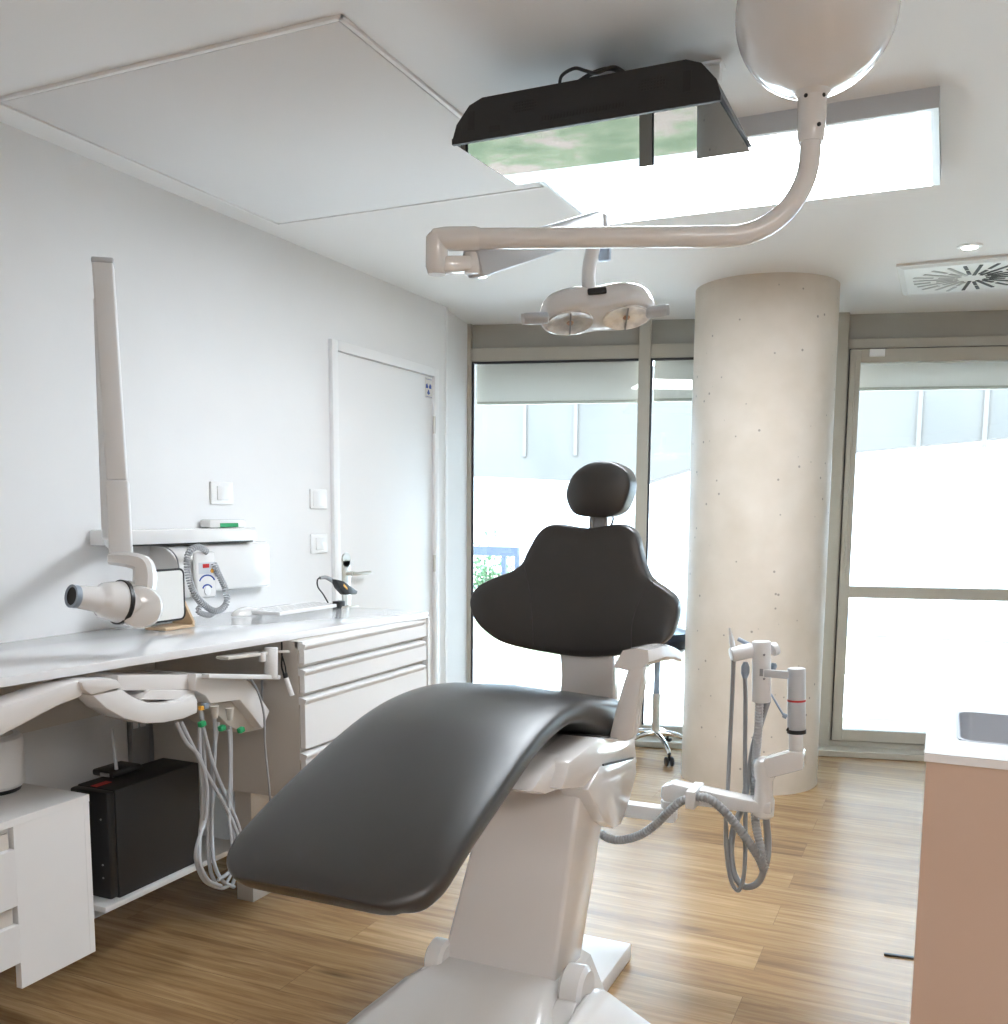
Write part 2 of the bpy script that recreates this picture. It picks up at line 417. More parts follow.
fobj('window_frame', [(3.85, 3.92, -.045, .06, .03, ZT), (3.92, UEND, -.02, .06, 2.283, 2.335), (3.92, UEND, -.02, .06, .03, .10)], 'frame', w3)
fobj('header_panel', [(3.92, UEND, .02, .05, 2.335, ZT)], 'framedark', w3)
fobj('pane', [(3.92, UEND, .012, .018, .1, 2.283)], 'glass', w3, 0)
# roller blinds, let down a hand's width outside the glass
def blind(u0, u1, zb, label):
    t = thing('roller_blind', label, 'blind', fac((u0 + u1) / 2, .10, 2.4), 'roller blinds outside the windows')
    fobj('fabric', [(u0, u1, .10, .104, zb, 2.42)], 'blind', t, 0)
    fobj('bottom_bar', [(u0, u1, .095, .11, zb - .018, zb)], 'frame', t)
    b = NB(); add_cyl(b, fac(u0, .10, 2.42), fac(u1, .10, 2.42), .03); obj('roller', b, 'frame', t)
blind(.02, 1.0, 2.035, 'grey roller blind at the top of the left window, beside the door wall')
blind(1.09, 2.10, 2.04, 'grey roller blind at the top of the narrow window touching the column')
blind(2.2, 3.84, 2.085, 'grey roller blind at the top of the window right of the column')

# the door in the left wall
d1 = bpy.data.objects.new('door_1', None); COL.objects.link(d1); d1.location = (WXL, 4.18, 0); d1['kind'] = 'structure'; d1['label'] = 'white flush door in the left wall'
DY0, DY1, DZ = 3.734, 4.632, 2.083
b = NB(); add_box(b, (WXL, DY0, .005), (WXL + .006, DY1, DZ - .003), .0015); obj('door_leaf', b, 'door', d1)
b = NB(); add_box(b, (WXL, DY0 - .05, 0), (WXL + .022, DY0 - .004, DZ + .045), .003); add_box(b, (WXL, DY1 + .004, 0), (WXL + .022, DY1 + .05, DZ + .045), .003)
add_box(b, (WXL, DY0 - .004, DZ), (WXL + .022, DY1 + .004, DZ + .045), .003); obj('door_frame', b, 'door', d1)
b = NB(); t0 = Vector((WXL + .004, 3.79, 0))
add_box(b, (WXL + .006, 3.757, .90), (WXL + .014, 3.823, 1.145), .004)
add_cyl(b, (WXL + .006, 3.79, .90), (WXL + .014, 3.79, .90), .033); add_cyl(b, (WXL + .006, 3.79, 1.145), (WXL + .014, 3.79, 1.145), .033)
hp = obj('handle_plate', b, 'chrome', d1)
b = NB(); add_cyl(b, (WXL + .014, 3.79, 1.082), (WXL + .05, 3.79, 1.082), .010)
add_tube(b, [(WXL + .05, 3.785, 1.082), (WXL + .055, 3.83, 1.080), (WXL + .058, 3.90, 1.080), (WXL + .055, 3.925, 1.08)], .009, 10); obj('door_handle', b, 'chrome', d1)
for z in (1.83, 1.09, .25):
    b = NB(); add_cyl(b, (WXL + .018, DY1 + .002, z - .045), (WXL + .018, DY1 + .002, z + .045), .008, n=14); obj('hinge', b, 'chrome', d1)
# radiation warning sticker on the door
st = thing('warning_sticker', 'small white sticker with a blue radiation trefoil on the door', 'sticker', (WXL + .0065, 4.56, 1.95))
sc0_ = on_x(427.3, 388.5, WXL); za_ = on_x(427, 377.8, WXL).z; zb_ = on_x(427, 398, WXL).z
b = NB(); add_box(b, (WXL + .0062, sc0_.y - .038, zb_), (WXL + .0072, sc0_.y + .042, min(za_, DZ - .004))); obj('sheet', b, 'screenw', st, False)
for k in range(3):
    b = NB()
    a0 = -PI / 2 + k * 2 * PI / 3; c = Vector((WXL + .0073, sc0_.y, sc0_.z)); pl = []
    for r, s_ in ((.008, -1), (.030, -1), (.033, 0), (.030, 1), (.008, 1)):
        a = a0 + s_ * PI / 6; pl.append(c + Vector((0, math.cos(a), math.sin(a))) * r)
    add_prism(b, pl, (.0006, 0, 0)); obj('trefoil_blade', b, 'blue', st, False)
for z in (zb_ + .006, min(za_, DZ - .004) - .008):
    b = NB(); add_box(b, (WXL + .0073, sc0_.y - .03, z - .001), (WXL + .0079, sc0_.y + .035, z + .001)); obj('text_line', b, 'blue', st, False)

# switches on the left wall
def switch(y, z, label, rocker=True, wdt=.125):
    t = thing('wall_switch', label, 'switch', (WXL, y, z), 'switches on the left wall')
    b = NB(); add_box(b, (WXL, y - wdt / 2, z - .043), (WXL + .010, y + wdt / 2, z + .043), .004); obj('plate', b, 'door', t)
    if rocker:
        b = NB(); add_box(b, (WXL + .009, y - .032, z - .027), (WXL + .015, y + .032, z + .027), .003); obj('rocker', b, 'laminate', t)
    else:
        b = NB(); add_box(b, (WXL + .009, y - .048, z - .033), (WXL + .012, y + .048, z + .033), .002); obj('blank_cover', b, 'laminate', t)
for (x, y, lb, rk) in ((220.5, 493, 'white rocker switch by itself on the wall above the wall unit', True),
                       (317.5, 499, 'plain white cover plate, upper of two beside the door', False),
                       (318, 543.5, 'white rocker switch, lower of two beside the door frame', True)):
    p = on_x(x, y, WXL); switch(p.y, p.z, lb, rk)

# ceiling: access panel, light panel, downlights, diffuser
b = NB(); tr = NB()
x0, x1, y0, y1 = -2.425, -1.292, 1.945, 3.19
add_box(b, (x0 + .018, y0 + .018, CE - .006), (x1 - .018, y1 - .018, CE + .01), .002)
o = thing('ceiling_access_panel', 'large white access panel flush in the ceiling above the counter', 'panel', ((x0 + x1) / 2, (y0 + y1) / 2, CE))
obj('panel', b, 'panelw', o)
for a in ((x0, y0, x1, y0 + .012), (x0, y1 - .012, x1, y1), (x0, y0, x0 + .012, y1), (x1 - .012, y0, x1, y1)):
    add_box(tr, (a[0], a[1], CE - .008), (a[2], a[3], CE + .01), .002)
obj('panel_frame', tr, 'door', o)
SKY0 = 2.872; SKZ = on_y(938.5, 107.5, SKY0).z
SKX1 = on_z(939.5, 150, SKZ).x; SKX0 = on_z(560, 197.5, SKZ).x; SKY1 = on_z(940.5, 185, SKZ).y
lp = thing('ceiling_light_panel', 'big glowing white light panel under the ceiling beside the television', 'light', ((SKX0 + SKX1) / 2, (SKY0 + SKY1) / 2, CE))
b = NB(); fr_x = SKX1 - on_z(930.5, 150, SKZ).x
add_box(b, (SKX0 + fr_x * .7, SKY0 + .022, SKZ - .0015), (SKX1 - fr_x, SKY1 - .012, SKZ + .01)); obj('diffuser', b, 'ledpanel', lp, False)
b = NB()
for a in ((SKX0, SKY0, SKX1, SKY0 + .022), (SKX0, SKY1 - .012, SKX1, SKY1), (SKX0, SKY0 + .022, SKX0 + fr_x * .7, SKY1 - .012), (SKX1 - fr_x, SKY0 + .022, SKX1, SKY1 - .012)):
    add_box(b, (a[0], a[1], SKZ), (a[2], a[3], CE))
obj('panel_frame', b, 'plasticg', lp, False)
def downlight(x, y, label):
    t = thing('downlight', label, 'light', (x, y, CE), 'recessed ceiling spots')
    b = NB(); add_rev(b, (x, y, CE + .01), (x, y, CE - .006), [(0, .05), (.8, .05), (1, .044)], 32); obj('ring', b, 'door', t)
    b = NB(); add_cyl(b, (x, y, CE - .002), (x, y, CE - .0075), .03, n=24); obj('lens', b, 'downlight', t)
p = on_z(970, 246, CE); downlight(p.x, p.y, 'lit recessed spot beside the square air diffuser')
p = on_z(480, 275, CE); downlight(p.x, p.y, 'recessed spot in the ceiling left of the surgical lamp')
# fill panel added out of view to light the fronts that face the camera
t = thing('ceiling_light_panel', 'added square fill light panel in the unseen rear half of the ceiling', 'light', (1.5, -.9, CE))
b = NB(); add_box(b, (.9, -1.5, CE - .012), (2.1, -.3, CE - .008)); obj('diffuser', b, 'fillpanel', t, False)
b = NB()
for a in ((.87, -1.53, 2.13, -1.5), (.87, -.3, 2.13, -.27), (.87, -1.5, .9, -.3), (2.1, -1.5, 2.13, -.3)): add_box(b, (a[0], a[1], CE - .014), (a[2], a[3], CE), .002)
obj('panel_frame', b, 'door', t)
# square swirl diffuser
VX, VY, VS = -.262, 4.765, .62
t = thing('air_diffuser', 'square white ceiling air diffuser with radial slots', 'vent', (VX + VS / 2, VY + VS / 2, CE))
b = NB(); zb = CE - .020
add_prism(b, [(VX + q[0] * VS, VY + q[1] * VS, CE) for q in ((0, 0), (1, 0), (1, 1), (0, 1))], (0, 0, -.012))
t2 = NB(); lo = [Vector((VX + q[0] * VS, VY + q[1] * VS, CE - .010)) for q in ((0, 0), (1, 0), (1, 1), (0, 1))]
hi = [Vector((VX + .03 + q[0] * (VS - .06), VY + .03 + q[1] * (VS - .06), zb)) for q in ((0, 0), (1, 0), (1, 1), (0, 1))]
skin(t2, [[t2.verts.new(v) for v in lo], [t2.verts.new(v) for v in hi]]); merge(b, t2)
obj('face_plate', b, 'grille', t, False)
cxv, cyv = VX + VS / 2, VY + VS / 2
def slots(sel):
    b = NB()
    for k in range(24):
        a = 2 * PI * (k + .5) / 24; dx, dy = math.cos(a), math.sin(a)
        if sel(k):
            lim = .245 / max(abs(dx), abs(dy)); ins = [(.08, .15), (.175, min(.265, lim))] if k % 2 else [(.06, .25)]
            for r0, r1 in ins:
                p = Vector((cxv + dx * r0, cyv + dy * r0, zb - .001)); q = Vector((cxv + dx * r1, cyv + dy * r1, zb - .001))
                add_beam(b, p, q, .015, .003)
    return b
obj('slot_set', slots(lambda k: math.cos(2 * PI * (k + .5) / 24) > -.3), 'slot', t, False)
obj('slot_set', slots(lambda k: math.cos(2 * PI * (k + .5) / 24) <= -.3), 'slotpale', t, False)  # left-hand slots drawn in a paler tone, same depth

# ================================================================ OUTSIDE
b = NB(); add_prism(b, [(-40, 3.6, -.12), (40, 3.6, -.12), (40, 60, -.12), (-40, 60, -.12)], (0, 0, -.1)); o = struct('ground_outside', b, 'gravel')
b = NB(); add_prism(b, [(-9, 9.15, -.119), (12, 10.0, -.119), (12, 12.6, -.02), (-9, 10.9, -.02)], (0, 0, .01)); tag(obj('lawn', b, 'lawn'), 'patchy lawn strip beyond the paving outside the windows', 'lawn', kind='stuff')
b = NB(); add_prism(b, [(-.6, 6.2, -.119), (7, 8.0, -.119), (7, 9.3, -.119), (-.6, 7.4, -.119)], (0, 0, .01)); tag(obj('lawn', b, 'lawn'), 'thin grass growing right outside the window beside the column', 'lawn', kind='stuff')
b = NB(); add_prism(b, [(-20, 10.95, -.119), (20, 14.2, -.119), (20, 16.5, -.119), (-20, 15.5, -.119)], (0, 0, .02)); struct('road', b, 'asphalt')
# building opposite: bright lower wall, pale concrete storey overhanging it
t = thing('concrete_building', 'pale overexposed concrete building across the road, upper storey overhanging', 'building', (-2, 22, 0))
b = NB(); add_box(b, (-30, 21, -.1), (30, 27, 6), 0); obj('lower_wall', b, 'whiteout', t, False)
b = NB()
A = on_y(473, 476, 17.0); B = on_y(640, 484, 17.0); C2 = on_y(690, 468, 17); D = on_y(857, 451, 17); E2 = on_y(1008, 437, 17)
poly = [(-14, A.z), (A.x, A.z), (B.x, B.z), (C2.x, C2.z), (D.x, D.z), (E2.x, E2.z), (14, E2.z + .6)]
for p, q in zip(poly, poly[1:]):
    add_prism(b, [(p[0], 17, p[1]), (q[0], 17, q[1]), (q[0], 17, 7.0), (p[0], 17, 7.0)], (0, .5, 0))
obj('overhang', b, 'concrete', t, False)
for x in (525, 576, 919, 985):
    b = NB(); p = on_y(x, 430, 16.99); add_box(b, (p.x - .035, 16.96, 2.4), (p.x + .035, 16.99, 6.5)); obj('panel_joint', b, 'joint', t, False)
# fence and shrub outside the left window
FY = 15.4
fp = on_y(497, 560, FY)
t = thing('garden_fence', 'small dark blue railing seen through the left window', 'fence', (fp.x, FY, -.12))
a = on_y(470, 546, FY); c = on_y(519, 546, FY)
b = NB(); add_box(b, (a.x - .3, FY - .04, a.z - .16), (c.x, FY + .04, a.z)); obj('top_rail', b, 'navy', t, False)
for k in range(3):
    x = [a.x - .2, on_y(504, 548, FY).x, c.x - .03][k]; b = NB(); add_box(b, (x - .04, FY - .03, -.10), (x + .04, FY + .03, a.z - .16)); obj('post', b, 'navy', t, False)
b = NB(); random.seed(2)
q = on_y(486, 572, 16.6); SB = 16.6
for k in range(420):
    c0 = Vector((q.x + random.gauss(0, .3), SB + random.gauss(0, .15), max(-.02, q.z + random.gauss(-.05, .28)))); s = random.uniform(.04, .09)
    v = [b.verts.new(c0 + Vector([random.uniform(-s, s) for _ in range(3)])) for _ in range(4)]
    b.faces.new(v[:3]); b.faces.new((v[1], v[2], v[3]))
t = thing('shrub', 'pale sunlit shrub behind the blue railing outside', 'shrub', (q.x, SB, -.1))
obj('foliage', b, 'foliage', t, False); b = NB(); add_cyl(b, (q.x, SB, -.10), (q.x, SB, q.z), .03); obj('stem', b, 'bark', t)

# ================================================================ COUNTER WALL
CTZ = .975; CFX = -1.855; CTH = .024
yfar = on_z(429, 611.6, CTZ).y
nr = on_z(0, 678, CTZ); xn = CFX + (nr.x - CFX) * (yfar - .2) / (yfar - nr.y)
b = NB(); add_prism(b, [(WXL + .003, .2, CTZ - CTH), (xn, .2, CTZ - CTH), (CFX, yfar, CTZ - CTH), (WXL + .003, yfar, CTZ - CTH)], (0, 0, CTH), .003)
tag(obj('countertop', b, 'counter'), 'long white quartz worktop along the left wall', 'worktop')
# drawer unit at the far end
DFX = CFX - .012
yL = on_x(303.5, 643, DFX).y; yR = on_x(427, 625, DFX).y
zlev = [on_x(305, v, DFX).z for v in (641, 667, 696, 752)]
zbot = on_y(250, 793, yL).z
du = thing('drawer_cabinet', 'white drawer unit with lipped fronts and a greige side under the worktop', 'cabinet', ((WXL + DFX) / 2, (yL + yR) / 2, .2))
b = NB(); add_box(b, (WXL + .004, yL, zbot), (DFX - .022, yR + .02, CTZ - CTH - .001), .001); obj('body', b, 'sidepanel', du, False)
b = NB(); add_box(b, (DFX - .022, yR + .002, zbot), (DFX + .004, yR + .02, CTZ - CTH - .001), .001); obj('end_panel', b, 'laminate', du, False)
b = NB(); add_box(b, (DFX - .035, yL, CTZ - CTH - .022), (DFX - .004, yR, CTZ - CTH - .001)); obj('top_rail', b, 'laminate', du, False)
tops = zlev + [zbot]; hgt = []
for k in range(4):
    zt = tops[k]; zb_ = tops[k + 1] + .008 if k < 3 else zbot + .004
    b = NB(); add_box(b, (DFX - .020, yL + .002, zb_), (DFX, yR - .004, zt - .028), .0015)
    dr = obj('drawer', b, 'laminate', du, False)
    b = NB()
    pl = [(DFX - .022, zt - .006), (DFX + .007, zt - .012), (DFX + .007, zt - .018), (DFX, zt - .03), (DFX - .022, zt - .03)]
    add_prism(b, [(x, yL - .002, z) for x, z in pl], (0, yR - yL - .02, 0)); obj('handle_lip', b, 'laminate', dr, False)
pxa = on_y(235, 805, yL + .06).x; pxb = on_y(251, 805, yL + .06).x
b = NB(); add_box(b, (pxa, yL + .06, 0), (pxb, yR, zbot)); obj('plinth', b, 'sidepanel', du, False)

# apron panel behind the arms
b = NB(); pz0 = on_x(50, 727, WXL + .04).z
add_box(b, (WXL + .002, .3, pz0), (WXL + .04, yL - .005, CTZ - CTH - .001)); tag(obj('modesty_panel', b, 'sidepanel', None, False), 'beige back panel fixed to the wall just under the worktop', 'panel')

# low hanging drawer pedestal at the left edge
LZ0 = .17
pc = on_z(95.8, 951.2, LZ0); LX = pc.x; LY1 = pc.y
LZ1 = on_x(88.2, 794.3, LX).z
yd = on_x(22, 985, LX).y
lc = thing('drawer_pedestal', 'low white drawer pedestal under the worktop at the left edge', 'cabinet', (LX - .25, LY1 - .5, LZ0))
b = NB(); add_box(b, (WXL + .004, LY1 - 1.15, LZ0 + .07), (LX - .02, LY1 - .02, LZ1 - .02)); obj('body', b, 'laminate', lc, False)
b = NB(); add_box(b, (WXL + .004, LY1 - .018, LZ0), (LX, LY1, LZ1 - .001), .001); add_box(b, (LX - .02, yd, LZ0), (LX, LY1 - .018, LZ1 - .001), .001); obj('end_panel', b, 'laminate', lc, False)
b = NB(); add_box(b, (WXL + .004, LY1 - 1.15, LZ1 - .02), (LX + .001, LY1 + .001, LZ1), .001); obj('top', b, 'laminate', lc, False)
zz = [on_x(0, v, LX + .004).z for v in (829, 905, 975)]
zz = [LZ1 - .075, (LZ1 - .075 + LZ0 + .07) / 2 , LZ0 + .07]
for k in range(2):
    b = NB(); add_box(b, (LX - .018, LY1 - 1.14, zz[k + 1] + .002), (LX + .006, yd - .004, zz[k] - (.0 if k == 0 else .045)), .002); dr = obj('drawer', b, 'plasticm', lc, False)
    zt = zz[k] - (.0 if k == 0 else .045)
    b = NB(); add_box(b, (LX - .012, LY1 - 1.13, zt), (LX - .008, yd - .01, zt + .04)); obj('finger_recess', b, 'sidepanel', dr, False)

# round white device on the pedestal
p = on_z(-20, 796, LZ1); r = .085
t = thing('round_appliance', 'round white appliance standing on the low pedestal', 'appliance', (p.x, p.y, LZ1)); cx_, cy_ = p.x - .02, p.y + .05
zt = on_y(5, 748, cy_ - r).z
b = NB(); add_rev(b, (cx_, cy_, LZ1), (cx_, cy_, LZ1 + .012), [(0, r * .85), (1, r * .9)], 40); obj('base', b, 'black', t)
b = NB(); H_ = zt - LZ1 - .012; add_rev(b, (cx_, cy_, LZ1 + .012), (cx_, cy_, zt), [(0, r * .92), (.06, r), (.84, r), (.93, r * .97), (.98, r * .88), (1, r * .7)], 48); bd = obj('body', b, 'plasticm', t)
b = NB(); add_rev(b, (cx_, cy_, zt - .003), (cx_, cy_, zt + .004), [(0, r * .72), (.6, r * .7), (1, r * .6)], 40); obj('lid', b, 'sidepanel', t)

# shelf, black PC case
TZ0 = LZ0 + .02
sc0 = on_z(106, 913.5, TZ0 - .0); sx = sc0.x
sh = NB(); ys0 = sc0.y; ys1 = on_x(225, 861, sx).y
add_box(sh, (WXL + .004, ys0, TZ0), (sx, max(ys1, ys0 + .62), TZ0 + .018), .002)
tag(obj('wall_shelf', sh, 'laminate'), 'low white shelf carrying the black computer tower', 'shelf')
tx = sx - .015; tz0 = TZ0 + .018; ty0 = on_x(112, 903, tx).y; ty1 = on_x(202, 866, tx).y
tz1 = on_x(107, 793, tx).z; tx0 = on_y(69, 783, ty0).x
t = thing('computer_tower', 'black desktop computer tower lying on the low shelf', 'computer', ((tx + tx0) / 2, (ty0 + ty1) / 2, tz0))
b = NB(); add_box(b, (tx0, ty0 + .03, tz0), (tx, ty1, tz1), .004); obj('case', b, 'blackm', t)
b = NB(); add_box(b, (tx0, ty0, tz0 + .004), (tx - .003, ty0 + .032, tz1 - .002), .008); fp_ = obj('front_bezel', b, 'black', t)
for z in (.07, .11, .25):
    b = NB(); add_cyl(b, (tx - .03, ty0 - .002, tz0 + z), (tx - .03, ty0 + .004, tz0 + z), .003, n=12); obj('button', b, 'hose', fp_)
b = NB(); add_box(b, (tx - .10, ty0 + .03, tz1), (tx - .075, ty0 + .09, tz1 + .001)); obj('badge', b, 'red', t)
# router with aerial on the tower
rc = on_z(112, 778, tz1 + .0)
t = thing('wifi_router', 'small black router with one pale aerial on top of the computer tower', 'router', rc)
b = NB(); ra = on_z(98, 775, tz1); 
add_obox(b, (rc.x - .03, rc.y + .05, tz1 + .012), (.045, 0, 0), (0, .06, 0), (0, 0, .011), .008); obj('housing', b, 'black', t)
b = NB(); e_ = on_y(112, 729, rc.y + .02); add_cyl(b, (rc.x, rc.y + .02, tz1 + .01), (e_.x, rc.y + .02, e_.z), .006, .004, 12); obj('aerial', b, 'plasticg', t)
b = NB(); add_box(b, (rc.x - .035, rc.y - .014, tz1 + .006), (rc.x + .0, rc.y - .009, tz1 + .016)); obj('port', b, 'hose', t)
# slotted steel channel on the wall
pa = on_x(131, 720, WXL + .02); pb = on_x(154, 762, WXL + .02)
b = NB(); add_box(b, (WXL + .001, pa.y, tz1 - .2), (WXL + .006, pb.y, pz0 + .02)); ym = (pa.y + pb.y) / 2; hw = (pb.y - pa.y) / 2
add_box(b, (WXL + .001, pa.y, tz1 - .2), (WXL + .022, pa.y + .006, pz0 + .02)); add_box(b, (WXL + .001, pb.y - .006, tz1 - .2), (WXL + .022, pb.y, pz0 + .02))
t = thing('wall_channel', 'galvanised steel channel with two slots on the wall behind the computer', 'bracket', (WXL, ym, tz1)); obj('channel', b, 'galv', t, False)
b = NB()
for s in (-.4, .35): add_box(b, (WXL + .006, ym + s * hw - .012, tz1 + .07), (WXL + .008, ym + s * hw + .012, pz0 + .0), .004)
obj('slot', b, 'wall', t, False)

# ------------------------------------------------ delivery unit under the worktop
UX = -1.955
t = thing('dental_delivery_unit', 'white dental delivery unit with jointed arm parked under the worktop', 'dental unit', on_x(230, 700, UX))
b = NB()
add_prism(b, [on_x(x, y, UX) for x, y in ((-60, 727), (0, 706), (60, 686), (84, 679), (84, 697), (60, 706), (0, 738), (-60, 770))], (-.085, 0, 0), .012); obj('arm', b, 'chairshell', t)
b = NB(); add_prism(b, [on_x(x, y, UX + .012) for x, y in ((81, 682), (92, 679), (112, 678), (118, 679), (125, 688), (108, 692), (92, 696), (84, 690))], (-.11, 0, 0), .010); obj('elbow_cap', b, 'chairshell', t)
b = NB(); add_prism(b, [on_x(x, y, UX + .004) for x, y in ((92, 695), (122, 689), (134, 697), (150, 703), (168, 703), (184, 700), (194, 694), (198, 700), (198, 713), (184, 719), (165, 723), (145, 724), (125, 719), (107, 709))], (-.075, 0, 0), .006); obj('curved_arm', b, 'plastic', t)
b = NB(); add_prism(b, [on_x(x, y, UX - .03) for x, y in ((118, 675), (196, 674), (198, 690), (118, 691))], (-.16, 0, 0), .006); obj('tray_body', b, 'chairshell', t)
b = NB(); add_prism(b, [on_x(x, y, UX - .02) for x, y in ((150, 690), (195, 690), (196, 700), (140, 700))], (-.12, 0, 0), .004); obj('arm_support', b, 'chairshell', t)
am = on_x(-50, 744, UX - .04)
b = NB(); add_cyl(b, am + Vector((0, 0, -.07)), am + Vector((0, 0, .05)), .045, n=36, bev=.008); add_beam(b, am + Vector((0, 0, -.03)), (WXL + .041, am.y, am.z - .03), .06, .05, .006); obj('wall_mount', b, 'chairshell', t)
# console head: front block, slanted underside carrying the instrument hoses
HP = [on_x(x, y, UX) for x, y in ((196, 674), (243, 676), (252, 684), (270, 711), (263, 729), (240, 700), (211, 704), (206, 696), (196, 691))]
b = NB(); add_prism(b, HP, (-.20, 0, 0), .004); hd = obj('console_head', b, 'plastic', t)
b = NB(); add_prism(b, [on_x(x, y, UX - .04) for x, y in ((207, 704), (240, 700), (262, 729), (243, 733), (228, 725))], (-.15, 0, 0), .003); obj('instrument_base', b, 'sidepanel', t)
b = NB(); q0 = on_x(205, 676, UX + .02); q1 = on_x(277, 677, UX + .02); add_beam(b, q0, q1, .03, .014, .003); obj('rail', b, 'plasticm', t)
b = NB(); q0 = on_x(271, 678, UX + .02); q1 = on_x(271, 647, UX + .02); add_cyl(b, q0, q1, .022, n=32, bev=.004); q2 = on_x(262, 652, UX + .02); add_cyl(b, q2 - Vector((0, 0, .03)), q2, .012, bev=.002); obj('tray_post', b, 'plastic', t)
b = NB(); add_beam(b, on_x(222, 658, UX + .0), on_x(262, 653, UX + .0), .05, .01, .003); add_beam(b, on_x(262, 652, UX), on_y(289, 651.5, yL - .02), .016, .007, .002); obj('tray_arm', b, 'sidepanel', t)
for (x, y) in ((214.5, 706), (229.5, 708)):
    a = on_x(x, y, UX - .0); c = on_x(x + .5, y + 12, UX - .0)
    b = NB(); add_cyl(b, a, c, .013, .008, 18); obj('hose_cuff', b, 'sidepanel', t)
for (x, y) in ((202, 724), (222, 728), (241, 730)):
    b = NB(); c = on_x(x, y, UX + .004); add_obox(b, c, (.008, 0, 0), (0, .011, .002), (0, -.002, .008), .003); obj('green_tab', b, 'green', t)
b = NB(); c = on_x(205, 706, UX + .004); add_obox(b, c, (.008, 0, 0), (0, .01, 0), (0, 0, .008), .003); obj('blue_tab', b, 'bluegrey', t)
b = NB(); c = on_x(201.5, 708, UX + .003); add_obox(b, c, (.006, 0, 0), (0, .008, 0), (0, 0, .006), .002); obj('yellow_tab', b, 'orange', t)
HO = [[(181, 722), (192, 745), (206, 772), (222, 800), (236, 830), (243, 850)],
      [(200, 708), (205, 735), (215, 770), (230, 805), (241, 838), (232, 868), (218, 880)],
      [(214.5, 718), (215, 745), (213, 790), (212, 830), (214, 862), (222, 880), (234, 887)],
      [(230, 720), (231, 750), (231, 800), (233, 838), (238, 862), (232, 886)],
      [(229, 730), (230, 765), (229, 812), (232, 845), (233, 868), (226, 884)],
      [(199, 722), (200, 760), (203, 800), (200, 835), (200, 862), (208, 880), (221, 886)],
      [(202, 712), (205, 770), (206, 815), (198, 842), (196, 860), (204, 880), (220, 888), (228, 886)],
      [(218, 722), (212, 770), (208, 830), (210, 868), (216, 884)],
      [(176, 722), (186, 742), (200, 758), (207, 790), (205, 820)]]
for k, h in enumerate(HO):
    b = NB(); add_tube(b, [on_x(x, y, UX - .01 - .012 * (k % 4) + (.03 if y > 840 else 0)) for x, y in h], .0058 if k != 4 else .0045, 10); obj('instrument_hose', b, 'hoselight', t)
b = NB(); add_tube(b, [on_x(x, y, UX + .03) for x, y in ((250, 678), (258, 692), (264, 715), (265, 745), (268, 775), (270, 800), (268, 812))], .0035, 8); obj('cable', b, 'hose', t)
b = NB(); add_tube(b, [on_x(x, y, UX - .05) for x, y in ((262, 680), (262, 700), (263, 720))], .004, 8); obj('cable', b, 'hose', t)
# small hanging pen under the worktop
PY_ = yL - .03; a = on_y(282, 655, PY_); c = on_y(286, 678, PY_); e_ = on_y(292, 696, PY_)
t = thing('hanging_pen', 'small white labelled pen hanging on a black loop under the worktop', 'pen', a)
b = NB(); add_tube(b, [Vector((a.x, a.y, CTZ - CTH - .001)), a, on_y(282, 668, PY_), c], .003, 8); add_tube(b, [a, on_y(285.5, 668, PY_), c], .0025, 8); add_cyl(b, on_y(285, 673, PY_), c, .008, n=14); obj('loop', b, 'black', t)
b = NB(); add_cyl(b, c, e_, .009, n=16, bev=.002); obj('barrel', b, 'plastic', t)

# ------------------------------------------------ things on the worktop
# tablet in a plywood stand
TXp = on_z(170, 629, CTZ).x
t = thing('tablet_stand', 'white-faced tablet with black rim in a pale wooden stand on the worktop', 'tablet', on_x(170, 628, TXp))
pz = lambda x, y, d=TXp: on_x(x, y, d)
def rrect(x, y0, y1, z0, z1, r):
    out = []
    for (cy0, cz0, a0) in ((y1 - r, z1 - r, 0), (y0 + r, z1 - r, 90), (y0 + r, z0 + r, 180), (y1 - r, z0 + r, 270)):
        for k in range(6): a = math.radians(a0 + 18 * k); out.append((x, cy0 + r * math.cos(a), cz0 + r * math.sin(a)))
    return out
sb = pz(186, 626).z
b = NB(); yA = pz(152, 628).y; yB = pz(188, 622).y
add_box(b, (TXp - .06, yA + .03, CTZ), (TXp + .03, yB, CTZ + .009), .002); add_prism(b, [(TXp - .06, yB, CTZ + .004), (TXp + .03, yB, CTZ + .004), (TXp + .03, yB, CTZ + .02), (TXp - .02, yB, pz(182, 596).z), (TXp - .06, yB, pz(182, 594).z)], (0, -.010, 0)); obj('stand', b, 'wood', t, False)
zb_ = max(pz(165, 622).z, CTZ + .012); zt_ = pz(165, 569).z; y0_ = pz(148, 600).y; y1_ = pz(184, 600).y
b = NB(); add_prism(b, rrect(TXp - .005, y0_, y1_, zb_, zt_, .022), (.010, 0, 0)); obj('tablet_body', b, 'black', t)
b = NB(); add_prism(b, rrect(TXp + .005, y0_ + .009, y1_ - .009, zb_ + .007, zt_ - .007, .016), (.0012, 0, 0)); obj('tablet_face', b, 'screenw', t)
# mouse
p = on_z(247, 614.5, CTZ)
b = NB(); rings = []
for k in range(9):
    a = k / 8; s = math.sin(math.acos(max(-1, min(1, 1 - a)))) if a < 1 else 1
for i in range(7):
    th = i / 6 * PI / 2; rr = math.cos(th); zz_ = math.sin(th)
    rings.append([b.verts.new((p.x + .034 * max(rr, .02) * math.cos(2 * PI * k / 32), p.y + .082 * max(rr, .02) * math.sin(2 * PI * k / 32), CTZ + .001 + .030 * zz_)) for k in range(32)])
skin(b, rings); tag(obj('computer_mouse', b, 'plastic'), 'white computer mouse on the worktop beside the keyboard', 'mouse')
